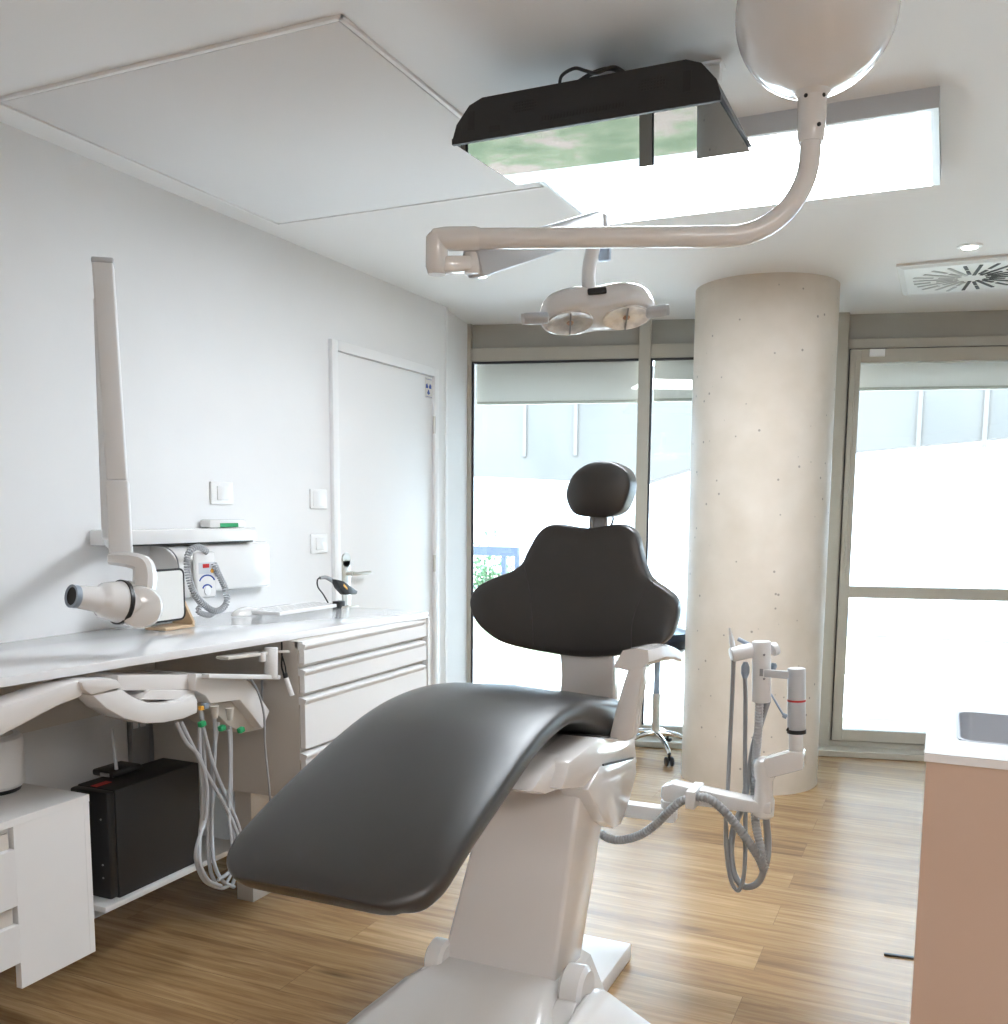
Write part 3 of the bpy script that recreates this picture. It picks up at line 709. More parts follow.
# keyboard / closed slate
t = thing('keyboard', 'flat white keyboard lying on the worktop left of the barcode scanner', 'keyboard', on_z(300, 612, CTZ))
ka = on_z(264, 609, CTZ); kb = on_z(290, 615.5, CTZ); kc = on_z(337, 605, CTZ)
yk0, yk1 = kb.y - .06, kc.y - .08; xk1 = kb.x + .0; 
b = NB(); add_prism(b, [(xk1 - .15, yk0, CTZ + .004), (xk1, yk0, CTZ + .004), (xk1, yk1, CTZ + .004), (xk1 - .15, yk1, CTZ + .004)], (0, 0, .014), .003); kbd = obj('base', b, 'laminate', t)
b = NB()
for i in range(14):
    for j in range(5):
        y_ = yk0 + .012 + i * (yk1 - yk0 - .02) / 14; x_ = xk1 - .014 - j * .027
        add_box(b, (x_ - .010, y_, CTZ + .018), (x_ + .010, y_ + (yk1 - yk0) / 14 * .72, CTZ + .0188))
o = obj('keys', b, 'plastic', t, False)
# barcode scanner on a stand
p = on_z(344, 606.2, CTZ + .004); SX = p.x
f = lambda x, y: on_x(x, y, SX)
t = thing('handheld_scanner', 'black and grey handheld scanner resting in a stand on the worktop', 'scanner', p)
b = NB(); add_tube(b, [f(320, 578), f(326, 577.5), f(333, 581), f(338, 584)], lambda s: .006 + .006 * s, 14); obj('grip', b, 'hose', t)
b = NB(); add_prism(b, [f(330, 579), f(338, 581), f(352, 591), f(351, 594), f(340, 594.5), f(334, 588)], (.03, 0, 0), .004); obj('scan_head', b, 'black', t)
b = NB(); add_prism(b, [f(337.5, 583.5), f(341, 587.5), f(341, 589.5), f(337, 585.5)], (.032, 0, 0)); obj('amber_strip', b, 'orange', t)
b = NB(); add_cyl(b, f(344, 606.5), f(343, 592), .006, n=14); add_cyl(b, Vector((SX, p.y - .01, CTZ)), Vector((SX, p.y - .01, CTZ + .006)), .025, n=24); add_beam(b, f(344, 606), f(358, 606), .012, .006, .002); obj('stand', b, 'chrome', t)
b = NB(); add_cyl(b, f(337, 606), f(342, 606), .012, n=14); add_box(b, (SX - .02, f(336.5, 600).y, CTZ), (SX + .01, f(343, 600).y, f(340, 601).z), .002); obj('cradle', b, 'black', t)
b = NB(); add_tube(b, [f(321, 577), f(317.5, 580), f(318, 587), f(323, 594), f(328, 602.5)], .003, 8); obj('cord', b, 'black', t)

# ------------------------------------------------ wall unit: x-ray generator with handset, beam and folded arm
BX = WXL + .085
t = thing('xray_unit', 'white wall-mounted dental x-ray unit with folded arm and tube head', 'x-ray unit', (WXL, 2.8, 1.2))
b = NB()
ya = on_x(108, 535, BX).y; yb = on_x(257, 540, BX).y; za = on_x(257, 527.5, BX).z; zb2 = on_x(257, 540.5, BX).z
add_box(b, (WXL, ya, zb2), (BX, yb, za), .006); obj('beam', b, 'plastic', t)
b = NB(); add_box(b, (WXL + .01, on_x(125, 543, BX).y, zb2 - .005), (BX - .012, yb - .01, zb2 + .002)); obj('beam_gasket', b, 'black', t, False)
GX = WXL + .12
zg0 = on_x(216, 594, GX).z; g0 = on_x(181, 570, WXL + .14).y + .03; g1 = on_x(271, 570, WXL + .055).y - .12
b = NB(); zt_ = zb2 - .006
add_box(b, (WXL, g0 + .02, zg0), (WXL + .055, g1 + .12, zt_), .015, 3)
rg = (zt_ - zg0) / 2; zc = (zt_ + zg0) / 2
obj('generator_panel', b, 'plastic', t)
b = NB(); prof = []
add_prism(b, [(WXL, g0 - .03, zt_ - .001), (WXL + .03, g0 - .03, zt_ - .001)] + [(WXL + .03 + .11 * math.sin(a), g0 - .03, zt_ - .12 + .118 * math.cos(a)) for a in [PI / 2 * k / 8 for k in range(1, 9)]] + [(WXL + .14, g0 - .03, zg0), (WXL, g0 - .03, zg0)], (0, .16, 0), .004); obj('generator_cover', b, 'plastic', t)
# handset
hc = on_x(204.5, 575, WXL + .155)
b = NB(); add_obox(b, hc, (.010, 0, 0), (0, .052, 0), (0, 0, .082), .010, 3); hs = obj('handset', b, 'plastic', t)
X1 = hc.x + .0102
b = NB(); add_box(b, (X1, hc.y - .040, hc.z + .005), (X1 + .001, hc.y + .040, hc.z + .045)); obj('display_frame', b, 'plasticg', hs, False)
b = NB(); add_box(b, (X1 + .001, hc.y - .020, hc.z + .026), (X1 + .0018, hc.y + .012, hc.z + .040)); obj('display', b, 'red', hs, False)
b = NB(); add_cyl(b, (X1, hc.y + .026, hc.z + .014), (X1 + .003, hc.y + .026, hc.z + .014), .0075, n=18); obj('yellow_key', b, 'orange', hs)
for (r0, zz_) in ((.030, -.030), (.018, -.052)):
    b = NB(); pts_ = [Vector((X1 + .001, hc.y + math.cos(a) * r0 * 1.35, hc.z + zz_ + math.sin(a) * r0)) for a in [PI * .12 + PI * .76 * k / 12 for k in range(13)]]
    add_tube(b, pts_, .0026, 6, sm=0); obj('blue_arc', b, 'blue', hs)
b = NB(); add_cyl(b, (X1 - .002, hc.y, hc.z - .056), (X1 + .004, hc.y, hc.z - .056), .016, n=24, bev=.001); obj('round_key', b, 'plasticm', hs)
# coiled cord
CXX = hc.x + .006
cpts = smooth_path([on_x(x, y, CXX + .012) for x, y in ((207, 552), (199, 547), (191, 550), (187, 560), (189, 578), (195, 594), (207, 607), (216, 611), (223, 608), (227, 601), (225, 588), (219, 575), (214, 563))], 14)
def coil(pts, R, r, pitch):
    d = [0]
    for a, c in zip(pts, pts[1:]): d.append(d[-1] + (c - a).length)
    out = []; n = int(d[-1] / pitch * 10); j = 0; up = None
    for k in range(n + 1):
        s = d[-1] * k / n
        while j < len(d) - 2 and d[j + 1] < s: j += 1
        q = pts[j].lerp(pts[j + 1], (s - d[j]) / max(1e-9, d[j + 1] - d[j])); tt = (pts[j + 1] - pts[j]).normalized()
        if up is None: up = tt.orthogonal().normalized()
        up = (up - tt * up.dot(tt)).normalized(); sd = tt.cross(up); a = 2 * PI * k / 10
        out.append(q + (up * math.cos(a) + sd * math.sin(a)) * R)
    return out
b = NB(); add_tube(b, coil(cpts, .0095, 0, .0095), .0030, 5, sm=0); obj('coiled_cord', b, 'hoselight', t)
cp2 = smooth_path([on_x(x, y, CXX + .004) for x, y in ((216, 611), (210, 615), (203, 614), (198, 611), (200, 607))], 10)
b = NB(); add_tube(b, coil(cp2, .008, 0, .0075), .0026, 5, sm=0); add_tube(b, [on_x(x, y, CXX) for x, y in ((198, 614), (199, 606), (195, 600), (192, 596))], .0025, 6); add_tube(b, [on_x(x, y, CXX) for x, y in ((200, 611), (200, 603), (201, 598))], .0025, 6); obj('cord_tail', b, 'hoselight', t)
b = NB(); y_ = on_x(180, 560, GX).y
for a in range(9): pass
add_tube(b, [Vector((WXL + .02, g0 - .032, zt_ - .0)), Vector((WXL + .075, g0 - .033, zt_ - .004)), Vector((WXL + .125, g0 - .033, zt_ - .04)), Vector((WXL + .14, g0 - .033, zg0 + .05))], .0025, 6); obj('cover_seam', b, 'hose', t)
# folded vertical arm, seen as one tall bar with a thinner one behind
ad = 2.62
dA = (at_d(103, 264, ad), at_d(117.3, 481, ad + .03)); side = Vector((1, 0, 0))
def bar(name, p, q, wx_, wy_, m, bev=.006):
    b = NB(); p = Vector(p); q = Vector(q); z = (q - p).normalized(); x = (_r0 - z * _r0.dot(z)).normalized(); y = z.cross(x)
    rot = Matrix.Rotation(math.radians(-18), 3, z); x = rot @ x; y = rot @ y
    add_obox(b, (p + q) / 2, x * wx_ / 2, y * wy_ / 2, z * (q - p).length / 2, bev, 3); return obj(name, b, m, t)
bar('upper_arm', dA[0], dA[1], .054, .05, 'plasticm')
bar('arm_sleeve', dA[1] + Vector((0, 0, -.001)), at_d(121, 554, ad + .035), .060, .054, 'plasticm')
bar('top_cap', at_d(103, 260, ad), at_d(103.3, 266, ad), .058, .054, 'plasticg')
bar('rear_arm', at_d(102.5, 300, ad + .08), at_d(111, 540, ad + .10), .045, .05, 'plasticm')
pa = at_d(107, 538, ad + .12)
b = NB(); add_beam(b, (pa.x + .02, pa.y + .02, (za + zb2) / 2), (WXL + .06, ya + .04, (za + zb2) / 2), .05, .045, .004); obj('pivot_block', b, 'plasticm', t)
# yoke and tube head
yk = [(111, 559), (122, 559.5), (134, 561), (142, 564), (144.5, 571), (144.5, 584), (142, 603)]
b = NB(); P_ = smooth_path([at_d(x, y, ad + .02 - .0008 * i) for i, (x, y) in enumerate(yk)], 6); rings = []
for i, p_ in enumerate(P_):
    tt = (P_[min(i + 1, len(P_) - 1)] - P_[max(i - 1, 0)]).normalized(); side_ = _f * 1.0; nrm = tt.cross(side_).normalized(); hw = .016 + .012 * min(1, i / len(P_) * 1.4); hd_ = .024
    sec = [(1, .6), (.6, 1), (-.6, 1), (-1, .6), (-1, -.6), (-.6, -1), (.6, -1), (1, -.6)]
    rings.append([b.verts.new(p_ + nrm * hw * a + side_ * hd_ * c) for a, c in sec])
skin(b, rings); obj('yoke', b, 'plastic', t)
hcn = at_d(140, 607, ad + .02); out_ = (-ray(140, 607)).normalized()
b = NB(); add_rev(b, hcn + out_ * -.03, hcn + out_ * .045, [(0, .058), (.8, .059), (.95, .054), (1, .046)], 48); obj('head_disc', b, 'plastic', t)
tip = at_d(71, 596, ad - .12); ax_a = at_d(134, 604, ad + .03)
b = NB(); add_rev(b, ax_a, tip, [(-.1, .040), (0, .056), (.12, .062), (.14, .060), (.30, .056), (.48, .049), (.53, .046), (.58, .037), (.62, .034), (.95, .029)], 48); obj('tube_head', b, 'plastic', t)
b = NB(); add_rev(b, ax_a, tip, [(.20, .0612), (.26, .0612), (.262, .053), (.20, .053)], 48); obj('head_seam', b, 'black', t)
b = NB(); add_rev(b, ax_a, tip, [(.92, .0305), (1.0, .0305), (1.0, .024), (.90, .024)], 40); obj('cone_rim', b, 'bluegrey', t)
b = NB(); add_rev(b, ax_a, tip, [(.93, .0243), (.985, .0243)], 32); obj('cone_opening', b, 'slot', t)
# box with green content on the beam
p = on_x(222, 527.4, BX - .05); zb_ = za
t = thing('clear_box', 'small clear plastic box with a green label on top of the x-ray beam', 'box', (BX - .05, p.y, za))
y0_ = on_x(205, 525, BX - .05).y; y1_ = on_x(241, 525, BX - .05).y
b = NB(); add_box(b, (BX - .075, y0_, za + .001), (BX - .025, y1_, on_x(220, 519.5, BX - .05).z), .006); obj('shell', b, 'plastic', t)
b = NB(); add_box(b, (BX - .0248, on_x(219, 525, BX - .03).y, za + .003), (BX - .0235, on_x(237, 525, BX - .03).y, za + .018)); obj('label', b, 'green', t, False)

# ================================================================ DENTAL CHAIR
ch = thing('dental_chair', 'black padded dental patient chair on a white pedestal', 'dental chair', (-.97, 2.2, 0))
# legrest + seat cushion: sections along the side profile
prof = smooth_path([(1.392, .680, 0), (1.425, .708, 0), (1.55, .772, 0), (1.70, .833, 0), (1.88, .895, 0), (2.04, .923, 0), (2.2, .921, 0), (2.36, .888, 0), (2.50, .855, 0), (2.60, .838, 0), (2.63, .830, 0)], 8)
b = NB(); rings = []; n = len(prof)
for i, p_ in enumerate(prof):
    y, z = p_.x, p_.y; s = i / (n - 1)
    tt = (prof[min(i + 1, n - 1)] - prof[max(i - 1, 0)]).normalized(); nx = Vector((0, -tt.y, tt.x))       # normal in the y,z plane
    xl = -1.222 - .040 * max(0, 1 - (y - 1.385) / .7); xr = -.775 + .01 * max(0, (s - .5) * 2) - .008 * max(0, 1 - (y - 1.385) / .3)
    if y > 2.58: xl += (y - 2.58) * .6; xr -= (y - 2.58) * .6
    e = max(0, y - 1.392); rnd = .09
    if e < rnd: k = rnd - math.sqrt(max(0, rnd * rnd - (rnd - e) ** 2)); xl += k * .9; xr -= k * .9
    te = .056 + .042 * max(0, min(1, (y - 2.1) / .35)); th = te * min(1, .62 + .38 * math.sqrt(min(1, e / .03)))
    cxm = (xl + xr) / 2; hw = (xr - xl) / 2; ring = []
    crown = .018
    m_ = 40
    for k in range(m_):
        a = 2 * PI * k / m_; ca, sa = math.cos(a), math.sin(a)
        # superellipse cross-section, flat top
        ex = .22
        X_ = hw * math.copysign(abs(ca) ** ex, ca); Z_ = math.copysign(abs(sa) ** .5, sa) * th / 2
        Z_ += crown * (1 - (X_ / hw) ** 2) if sa > 0 else 0
        base = Vector((cxm + X_, y, z)) + nx * (Z_ - th / 2)
        ring.append(b.verts.new(base))
    rings.append(ring)
skin(b, rings); cu = obj('seat_cushion', b, 'leather', ch, True, 60)
# backrest
BY = 2.70
bp_ = [(557, 524), (588, 528), (622, 524), (638, 533), (644, 556), (652, 577), (668, 589), (679, 600), (680, 617), (670, 639), (648, 650), (616, 655.5), (587, 656.5), (559, 653.5), (526, 647.5), (502, 640), (484, 626), (475.5, 612), (474, 598), (481, 586), (496, 577.5), (513, 571), (524, 563), (531, 549), (542, 531)]
ol = closed_smooth([on_y(x, y, BY) for x, y in bp_], 4); c = on_y(586, 600, BY)
def bend_b(q):
    k = max(0, abs(q.x - c.x) - .10); return Vector((q.x, q.y - k * k * .15, q.z))
b = NB(); add_pillow(b, ol, c, (0, -1, 0), .055, .006, bend_b); bk = obj('backrest', b, 'leather', ch, True, 60)
# stitched wing seams
for pts_ in ([(524, 566), (529, 590), (532, 620), (533, 645)], [(655, 580), (641, 597), (632, 622), (631, 648)]):
    b = NB()
    Q = [bend_b(on_y(x, y, BY - .0335)) for x, y in pts_]
    add_tube(b, Q, .0016, 6); obj('seam', b, 'leather', bk)
# back shell behind the padding
ol2 = closed_smooth([c + (on_y(x, y, BY) - c) * .93 + Vector((0, .045, 0)) for x, y in bp_], 4)
b = NB(); add_pillow(b, ol2, c + Vector((0, .045, 0)), (0, 1, 0), .03, .01, bend_b); obj('back_shell', b, 'chairshell', ch, True, 60)
# headrest
HYp = 2.70
hp_ = [(610, 461.5), (592, 464), (577.5, 474.5), (570, 491), (572, 505), (580, 515), (599, 517.5), (615.5, 516.5), (627, 508), (634, 487), (631, 472.5), (622, 465)]
ol = closed_smooth([on_y(x, y, HYp) for x, y in hp_], 5); c3 = on_y(602, 490, HYp)
b = NB(); add_pillow(b, ol, c3, (0, -1, -.0), .075, .02); obj('headrest', b, 'leather', ch, True, 70)
b = NB(); p0 = on_y(593, 519, HYp + .02); 
for x in (592, 606): add_beam(b, on_y(x, 514, HYp + .02), on_y(x - 1, 540, HYp + .02), .012, .012, .003)
obj('headrest_post', b, 'galv', ch)
b = NB(); add_beam(b, on_y(600, 512, HYp + .03), on_y(599, 536, HYp + .03), .045, .008, .002); obj('headrest_plate', b, 'plasticg', ch)
b = NB(); add_tube(b, [on_y(612, 512, HYp + .02), on_y(613, 520, HYp + .02), on_y(610, 527, HYp + .02), on_y(606, 532, HYp + .02)], .003, 8); obj('release_lever', b, 'black', ch)
# lumbar bracket between seat and back
b = NB(); P4 = [on_y(x, y, 2.70) for x, y in ((559, 645), (611, 645), (613, 672), (613, 712), (558, 712), (561, 676))]
add_prism(b, P4, (0, .05, 0), .006); obj('back_bracket', b, 'chairshell', ch)
# under-seat frame: YZ outline pushed across
def yz(x, y, X_=-.775): return on_x(x, y, X_)
b = NB(); FR = [(1.86, .775), (1.95, .745), (2.10, .725), (2.30, .715), (2.55, .70), (2.62, .705), (2.66, .73), (2.66, .765), (2.5, .775), (2.3, .795), (2.05, .815), (1.93, .802)]
add_prism(b, [(-.775, y, z) for y, z in FR], (-.40, 0, 0), .015); obj('seat_frame', b, 'chairshell', ch)
b = NB(); FR2 = [yz(x, y, -.745) for x, y in ((570, 762), (600, 738), (635, 738), (638, 764), (602, 770), (585, 788), (562, 790))]
add_prism(b, FR2, (-.10, 0, 0), .008); obj('side_cover', b, 'chairshell', ch)
b = NB(); FR3 = [yz(x, y, -.742) for x, y in ((601, 766), (636, 757), (637, 772), (630, 800), (622, 824), (614, 829), (606, 823), (596, 806), (588, 790))]
add_prism(b, FR3, (-.08, 0, 0), .006); gu = obj('link_cover', b, 'plastic', ch)
b = NB(); add_beam(b, yz(603, 765, -.741), yz(633, 758, -.741), .004, .005); obj('gap', b, 'black', gu)
# pedestal column
b = NB()
Bq = [on_y(437, 952, 2.07), on_y(550, 976, 2.07)]; bz = .25
lowr = [Vector((Bq[0].x, 2.07, bz - .06)), Vector((Bq[1].x + .003, 2.07, bz - .06)), Vector((Bq[1].x + .008, 2.26, bz - .06)), Vector((Bq[0].x, 2.26, bz - .06))]
T1 = on_y(581, 788, 2.17); TL = on_y(489, 788, 2.17)
upr = [Vector((TL.x, 2.17, T1.z)), Vector((T1.x, 2.17, T1.z)), Vector((T1.x + .01, 2.38, T1.z)), Vector((TL.x, 2.38, T1.z))]
mid = [l.lerp(u_, .14) for l, u_ in zip([Vector((v.x, v.y, v.z)) for v in lowr], upr)]
tq = NB(); skin(tq, [[tq.verts.new(v) for v in lowr], [tq.verts.new(v) for v in upr]]); bmesh.ops.recalc_face_normals(tq, faces=tq.faces)
bmesh.ops.bevel(tq, geom=list(tq.edges), offset=.012, segments=3, profile=.5, affect='EDGES'); merge(b, tq); obj('lift_column', b, 'chairshell', ch)
# base housing falling towards the foot end
b = NB(); rings = []
secs = [(a_, b_ - .03, c_, d_) for a_, b_, c_, d_ in ((2.34, -1.10, -.765, .17), (2.30, -1.125, -.755, .235), (2.05, -1.135, -.745, .247), (1.98, -1.16, -.735, .238), (1.85, -1.21, -.71, .195), (1.70, -1.27, -.68, .13), (1.55, -1.30, -.66, .08), (1.50, -1.30, -.66, .05))]
for y, xl, xr, zt in secs:
    wv = xr - xl
    pr = [(xl - .02, 0.0), (xl - .01, zt * .55), (xl + .03, zt * .93), (xl + .07, zt), (xr - .07, zt), (xr - .03, zt * .93), (xr + .01, zt * .55), (xr + .02, 0.0)]
    rings.append([b.verts.new((x, y, z)) for x, z in pr])
skin(b, rings); obj('base_housing', b, 'plastic', ch, True, 50)
# hinge humps left and right, stepped toe cover
for (xc, rr, ww) in ((-1.115, .052, .05), (-.745, .06, .06)):
    b = NB(); add_rev(b, (xc - ww / 2, 2.08, .235), (xc + ww / 2, 2.08, .235), [(0, rr * .8), (.15, rr), (.85, rr), (1, rr * .8)], 36)
    add_prism(b, [(xc - ww / 2 + .004, 2.08 + rr, .23), (xc - ww / 2 + .004, 2.07 - rr, .235), (xc - ww / 2 + .004, 1.84, .16), (xc - ww / 2 + .004, 1.84, .08), (xc - ww / 2 + .004, 2.08 + rr, .08)], (ww - .008, 0, 0), .006)
    obj('hinge_cover', b, 'plastic', ch)
b = NB(); add_prism(b, [(-.715, 2.06, .245), (-.715, 1.95, .24), (-.715, 1.80, .175), (-.715, 1.55, .09), (-.715, 1.55, .0), (-.715, 2.1, .0), (-.715, 2.1, .2)], (.075, 0, 0), .012)
add_prism(b, [(-.70, 2.08, .255), (-.665, 2.08, .252), (-.62, 2.08, .228), (-.545, 2.08, .190), (-.46, 2.08, .13), (-.43, 2.08, .0), (-.70, 2.08, .0)], (0, -.40, 0), .012); obj('toe_cover', b, 'plastic', ch)
b = NB(); add_box(b, (-1.12, 2.2, 0), (-.81, 2.76, .052), .006); obj('base_plate', b, 'plasticm', ch)
# armrest on the right
AX = -.70
b = NB(); F = lambda x, y: on_y(x, y, 2.38)
a0, a1, a2, a3 = F(614, 668), F(622, 650.5), F(648, 650), F(640, 668.5)
fr_ = [F(614, 667), F(616, 662), F(623, 650.5), F(636, 648.5), F(648, 650), F(649, 662), F(641, 669), F(626, 670.5)]
A2 = [on_y(x, y, 2.62) for x, y in ((660, 659), (660, 655), (664, 648), (672, 647.5), (680, 651), (682, 660), (681, 661.5), (668, 661.5))]
mid_ = [p_.lerp(q_, .5) + Vector((0, 0, .012)) for p_, q_ in zip(fr_, A2)]
mid2 = [p_.lerp(q_, .78) + Vector((0, 0, .010)) for p_, q_ in zip(fr_, A2)]
skin(b, [[b.verts.new(v) for v in R_] for R_ in (fr_, mid_, mid2, A2)]); ar = obj('armrest_pad', b, 'chairshell', ch, True, 40)
b = NB(); PF = [F(x, y) for x, y in ((628, 668), (644, 667), (640, 690), (635, 715), (633, 738), (626, 742), (612, 741), (609, 736), (614, 715), (621, 690))]
add_prism(b, PF, (0, .06, 0), .006); obj('armrest_post', b, 'chairshell', ch)
b = NB(); add_cyl(b, F(596, 730) + Vector((0, .03, 0)), F(614, 731) + Vector((0, .03, 0)), .014, n=20); add_cyl(b, F(597, 730) + Vector((0, .03, 0)), F(600, 730) + Vector((0, .03, 0)), .019, n=20); obj('armrest_pivot', b, 'blackm', ch)

# ------------------------------------------------ assistant arm right of the chair
AY = 2.72
g = lambda x, y, dy=0: on_y(x, y, AY + dy)
t = thing('assistant_arm', 'white jointed assistant arm with suction hoses right of the chair', 'dental unit', g(770, 800))
b = NB(); add_beam(b, g(608, 806, .03), g(676, 815, .03), .045, .042, .006); obj('lower_link', b, 'plasticm', t)
b = NB(); add_prism(b, [g(661, 787), g(672, 784), (g(760, 803)), g(771, 803), g(771, 815), g(755, 814), g(664, 802), g(660, 797)], (0, .06, 0), .006); obj('main_link', b, 'plastic', t)
b = NB(); add_cyl(b, g(669, 800, .03), g(668, 819, .03), .024, .019, bev=.003); obj('link_hub', b, 'plasticm', t)
b = NB(); add_rev(b, g(763, 817, .03), g(765, 757, .03), [(0, .024), (.04, .030), (.30, .031), (.36, .026), (.62, .025), (.68, .030), (.85, .031), (.95, .026), (1, .014)], 36); obj('pivot_post', b, 'plastic', t)
b = NB(); add_prism(b, [g(764, 759), g(790, 752), g(803, 752), g(803, 770), g(768, 779), g(762, 770)], (0, .055, 0), .006); obj('upper_link', b, 'plastic', t)
b = NB(); add_cyl(b, g(796, 758, .03), g(796, 730, .03), .0195, n=32, bev=.002); obj('pot_neck', b, 'plastic', t)
b = NB(); add_cyl(b, g(796.5, 731, .03), g(796.5, 668, .03), .0245, n=36, bev=.003); pot = obj('filter_pot', b, 'plasticg', t)
b = NB(); add_cyl(b, g(796.5, 701.2, .03), g(796.5, 699.2, .03), .0252, n=36); obj('red_ring', b, 'red', pot)
b = NB(); add_cyl(b, g(796.5, 733, .03), g(796.5, 729, .03), .0262, n=36); add_beam(b, g(788, 731, .02), g(790, 728, .02), .012, .012); obj('black_clamp', b, 'black', pot)
b = NB(); add_beam(b, g(764, 673, .01), g(789, 675, .02), .012, .022, .003); obj('holder_bracket', b, 'plasticg', t)
b = NB(); add_cyl(b, g(761.5, 702, .03), g(761.5, 641, .03), .026, n=40, bev=.004); hb = obj('holder_body', b, 'plasticm', t)
b = NB()
for (x, y) in ((764, 655), (764, 679)): q = g(x, y, .0); add_cyl(b, q + Vector((0, .0, 0)), q + Vector((0, .02, 0)), .003, n=10)
add_box(b, g(759.5, 676) + Vector((0, -.001, 0)), g(763, 669) + Vector((0, .01, 0))); obj('screw', b, 'hose', hb)
b = NB(); add_cyl(b, g(731, 655, .0), g(752, 650, .03), .021, n=32, bev=.003); add_cyl(b, g(772, 650, .05), g(777, 648, .06), .019, n=28, bev=.003); obj('instrument_cradle', b, 'plasticm', t)
b = NB(); add_rev(b, g(733, 648, .01), g(729.5, 628, .01), [(0, .008), (.5, .007), (.75, .004), (1, .003)], 14); obj('suction_tip', b, 'plasticm', t)
b = NB(); add_cyl(b, g(738, 639, .03), g(750, 645, .03), .006, n=14); obj('syringe', b, 'bluegrey', t)
b = NB(); add_rev(b, g(745.5, 662, .01), g(745, 678, .01), [(0, .006), (.3, .012), (.7, .012), (1, .007)], 20); obj('hose_nozzle', b, 'bluegrey', t)
b = NB(); add_rev(b, g(774, 663, .05), g(773, 672, .05), [(0, .006), (.3, .01), (1, .005)], 16); obj('hose_nozzle', b, 'bluegrey', t)
b = NB(); add_cyl(b, g(771, 694, .05), g(784, 716, .03), .003, n=8); add_cyl(b, g(783, 715, .03), g(787, 717, .03), .007, n=12); obj('clamp_wire', b, 'bluegrey', t)
b = NB(); add_tube(b, [g(x, y, dy) for x, y, dy in ((598, 832, 0), (609, 838.5, 0), (622, 840, 0), (640, 835, -.01), (655, 825, -.02), (667, 813, -.03), (680, 802, -.03), (694, 797, -.03), (709, 799, -.03), (722, 809, -.03), (737, 826, -.03), (750, 844, -.02), (759, 858, 0), (764, 870, .01))], .0135, 14, rib=.14, ribstep=.010); obj('corrugated_hose', b, 'hose', t)
b = NB(); add_tube(b, [g(x, y, dy) for x, y, dy in ((764, 869, .01), (760, 880, .01), (753, 886, .01), (744, 886, .02), (735, 876, .03), (731, 855, .04), (733, 832, .06), (742, 806, .09), (749, 775, .09), (754, 745, .08), (764, 712, .06), (768, 700, .05))], .0095, 12); obj('hose', b, 'hose', t)
b = NB(); add_tube(b, [g(x, y, dy) for x, y, dy in ((759.5, 700, .03), (758.5, 725, .04), (757, 745, .05), (755, 770, .09), (754, 790, .10), (755, 815, .06), (757, 832, .03), (762, 852, .02), (765, 868, .01))], .0125, 14, rib=.16, ribstep=.009); obj('corrugated_hose', b, 'hoselight', t)
b = NB(); add_tube(b, [g(x, y, dy) for x, y, dy in ((766, 817, .05), (768, 840, .04), (767, 858, .02), (763, 872, .01))], .010, 12); obj('hose', b, 'hose', t)
b = NB(); add_tube(b, [g(x, y, dy) for x, y, dy in ((733.5, 660, 0), (732, 700, .03), (730, 740, .07), (728, 784, .09), (726, 817, .06), (726.5, 852, .03), (731, 880, .02), (738, 890.5, .01), (743, 880, .01), (745, 860, .02), (745.5, 822, .06), (745, 757, .09), (745.5, 700, .05), (745, 677, .01))], .0062, 10); obj('thin_hose', b, 'hose', t)
b = NB(); add_box(b, g(689, 804) + Vector((0, -.05, 0)), g(699, 788) + Vector((0, .065, 0)), .003); obj('hose_clip', b, 'plasticm', t)

# ------------------------------------------------ stool behind the chair
sc_ = on_z(656, 762, .04); SXc, SYc = sc_.x, sc_.y
SYc = 5.25; q = on_y(655, 752, SYc); SXc = q.x
t = thing('operator_stool', 'navy wheeled stool half hidden behind the dental chair', 'stool', (SXc, SYc, 0))
zs = on_y(668, 628, SYc).z
b = NB(); add_rev(b, (SXc, SYc, zs - .14), (SXc, SYc, zs), [(0, .12), (.08, .16), (.25, .185), (.6, .195), (.85, .18), (1, .12)], 40); obj('seat', b, 'navy', t)
b = NB(); add_cyl(b, (SXc, SYc, .12), (SXc, SYc, .36), .022, n=20); add_cyl(b, (SXc, SYc, .36), (SXc, SYc, zs - .08), .014, n=16); obj('gas_lift', b, 'chrome', t)
b = NB(); add_cyl(b, (SXc, SYc, .36), (SXc, SYc, .60), .017, n=16); obj('lift_sleeve', b, 'bluegrey', t)
for k in range(5):
    a = math.radians(16 + 72 * k); dx, dy = math.cos(a), math.sin(a)
    P_ = [Vector((SXc + dx * s, SYc + dy * s, z)) for s, z in ((0, .135), (.10, .128), (.19, .098), (.24, .068))]
    b = NB(); add_tube(b, P_, lambda s: .016 - .005 * s, 12); lg = obj('leg', b, 'polished', t)
    e_ = Vector((SXc + dx * .24, SYc + dy * .24, 0)); sd = Vector((-dy, dx, 0))
    b = NB()
    for s_ in (-1, 1): add_cyl(b, e_ + sd * s_ * .008 + Vector((0, 0, .027)), e_ + sd * s_ * .022 + Vector((0, 0, .027)), .026, n=20, bev=.003)
    add_cyl(b, e_ + Vector((0, 0, .03)), e_ + Vector((0, 0, .07)), .007, n=10); obj('caster', b, 'black', lg)

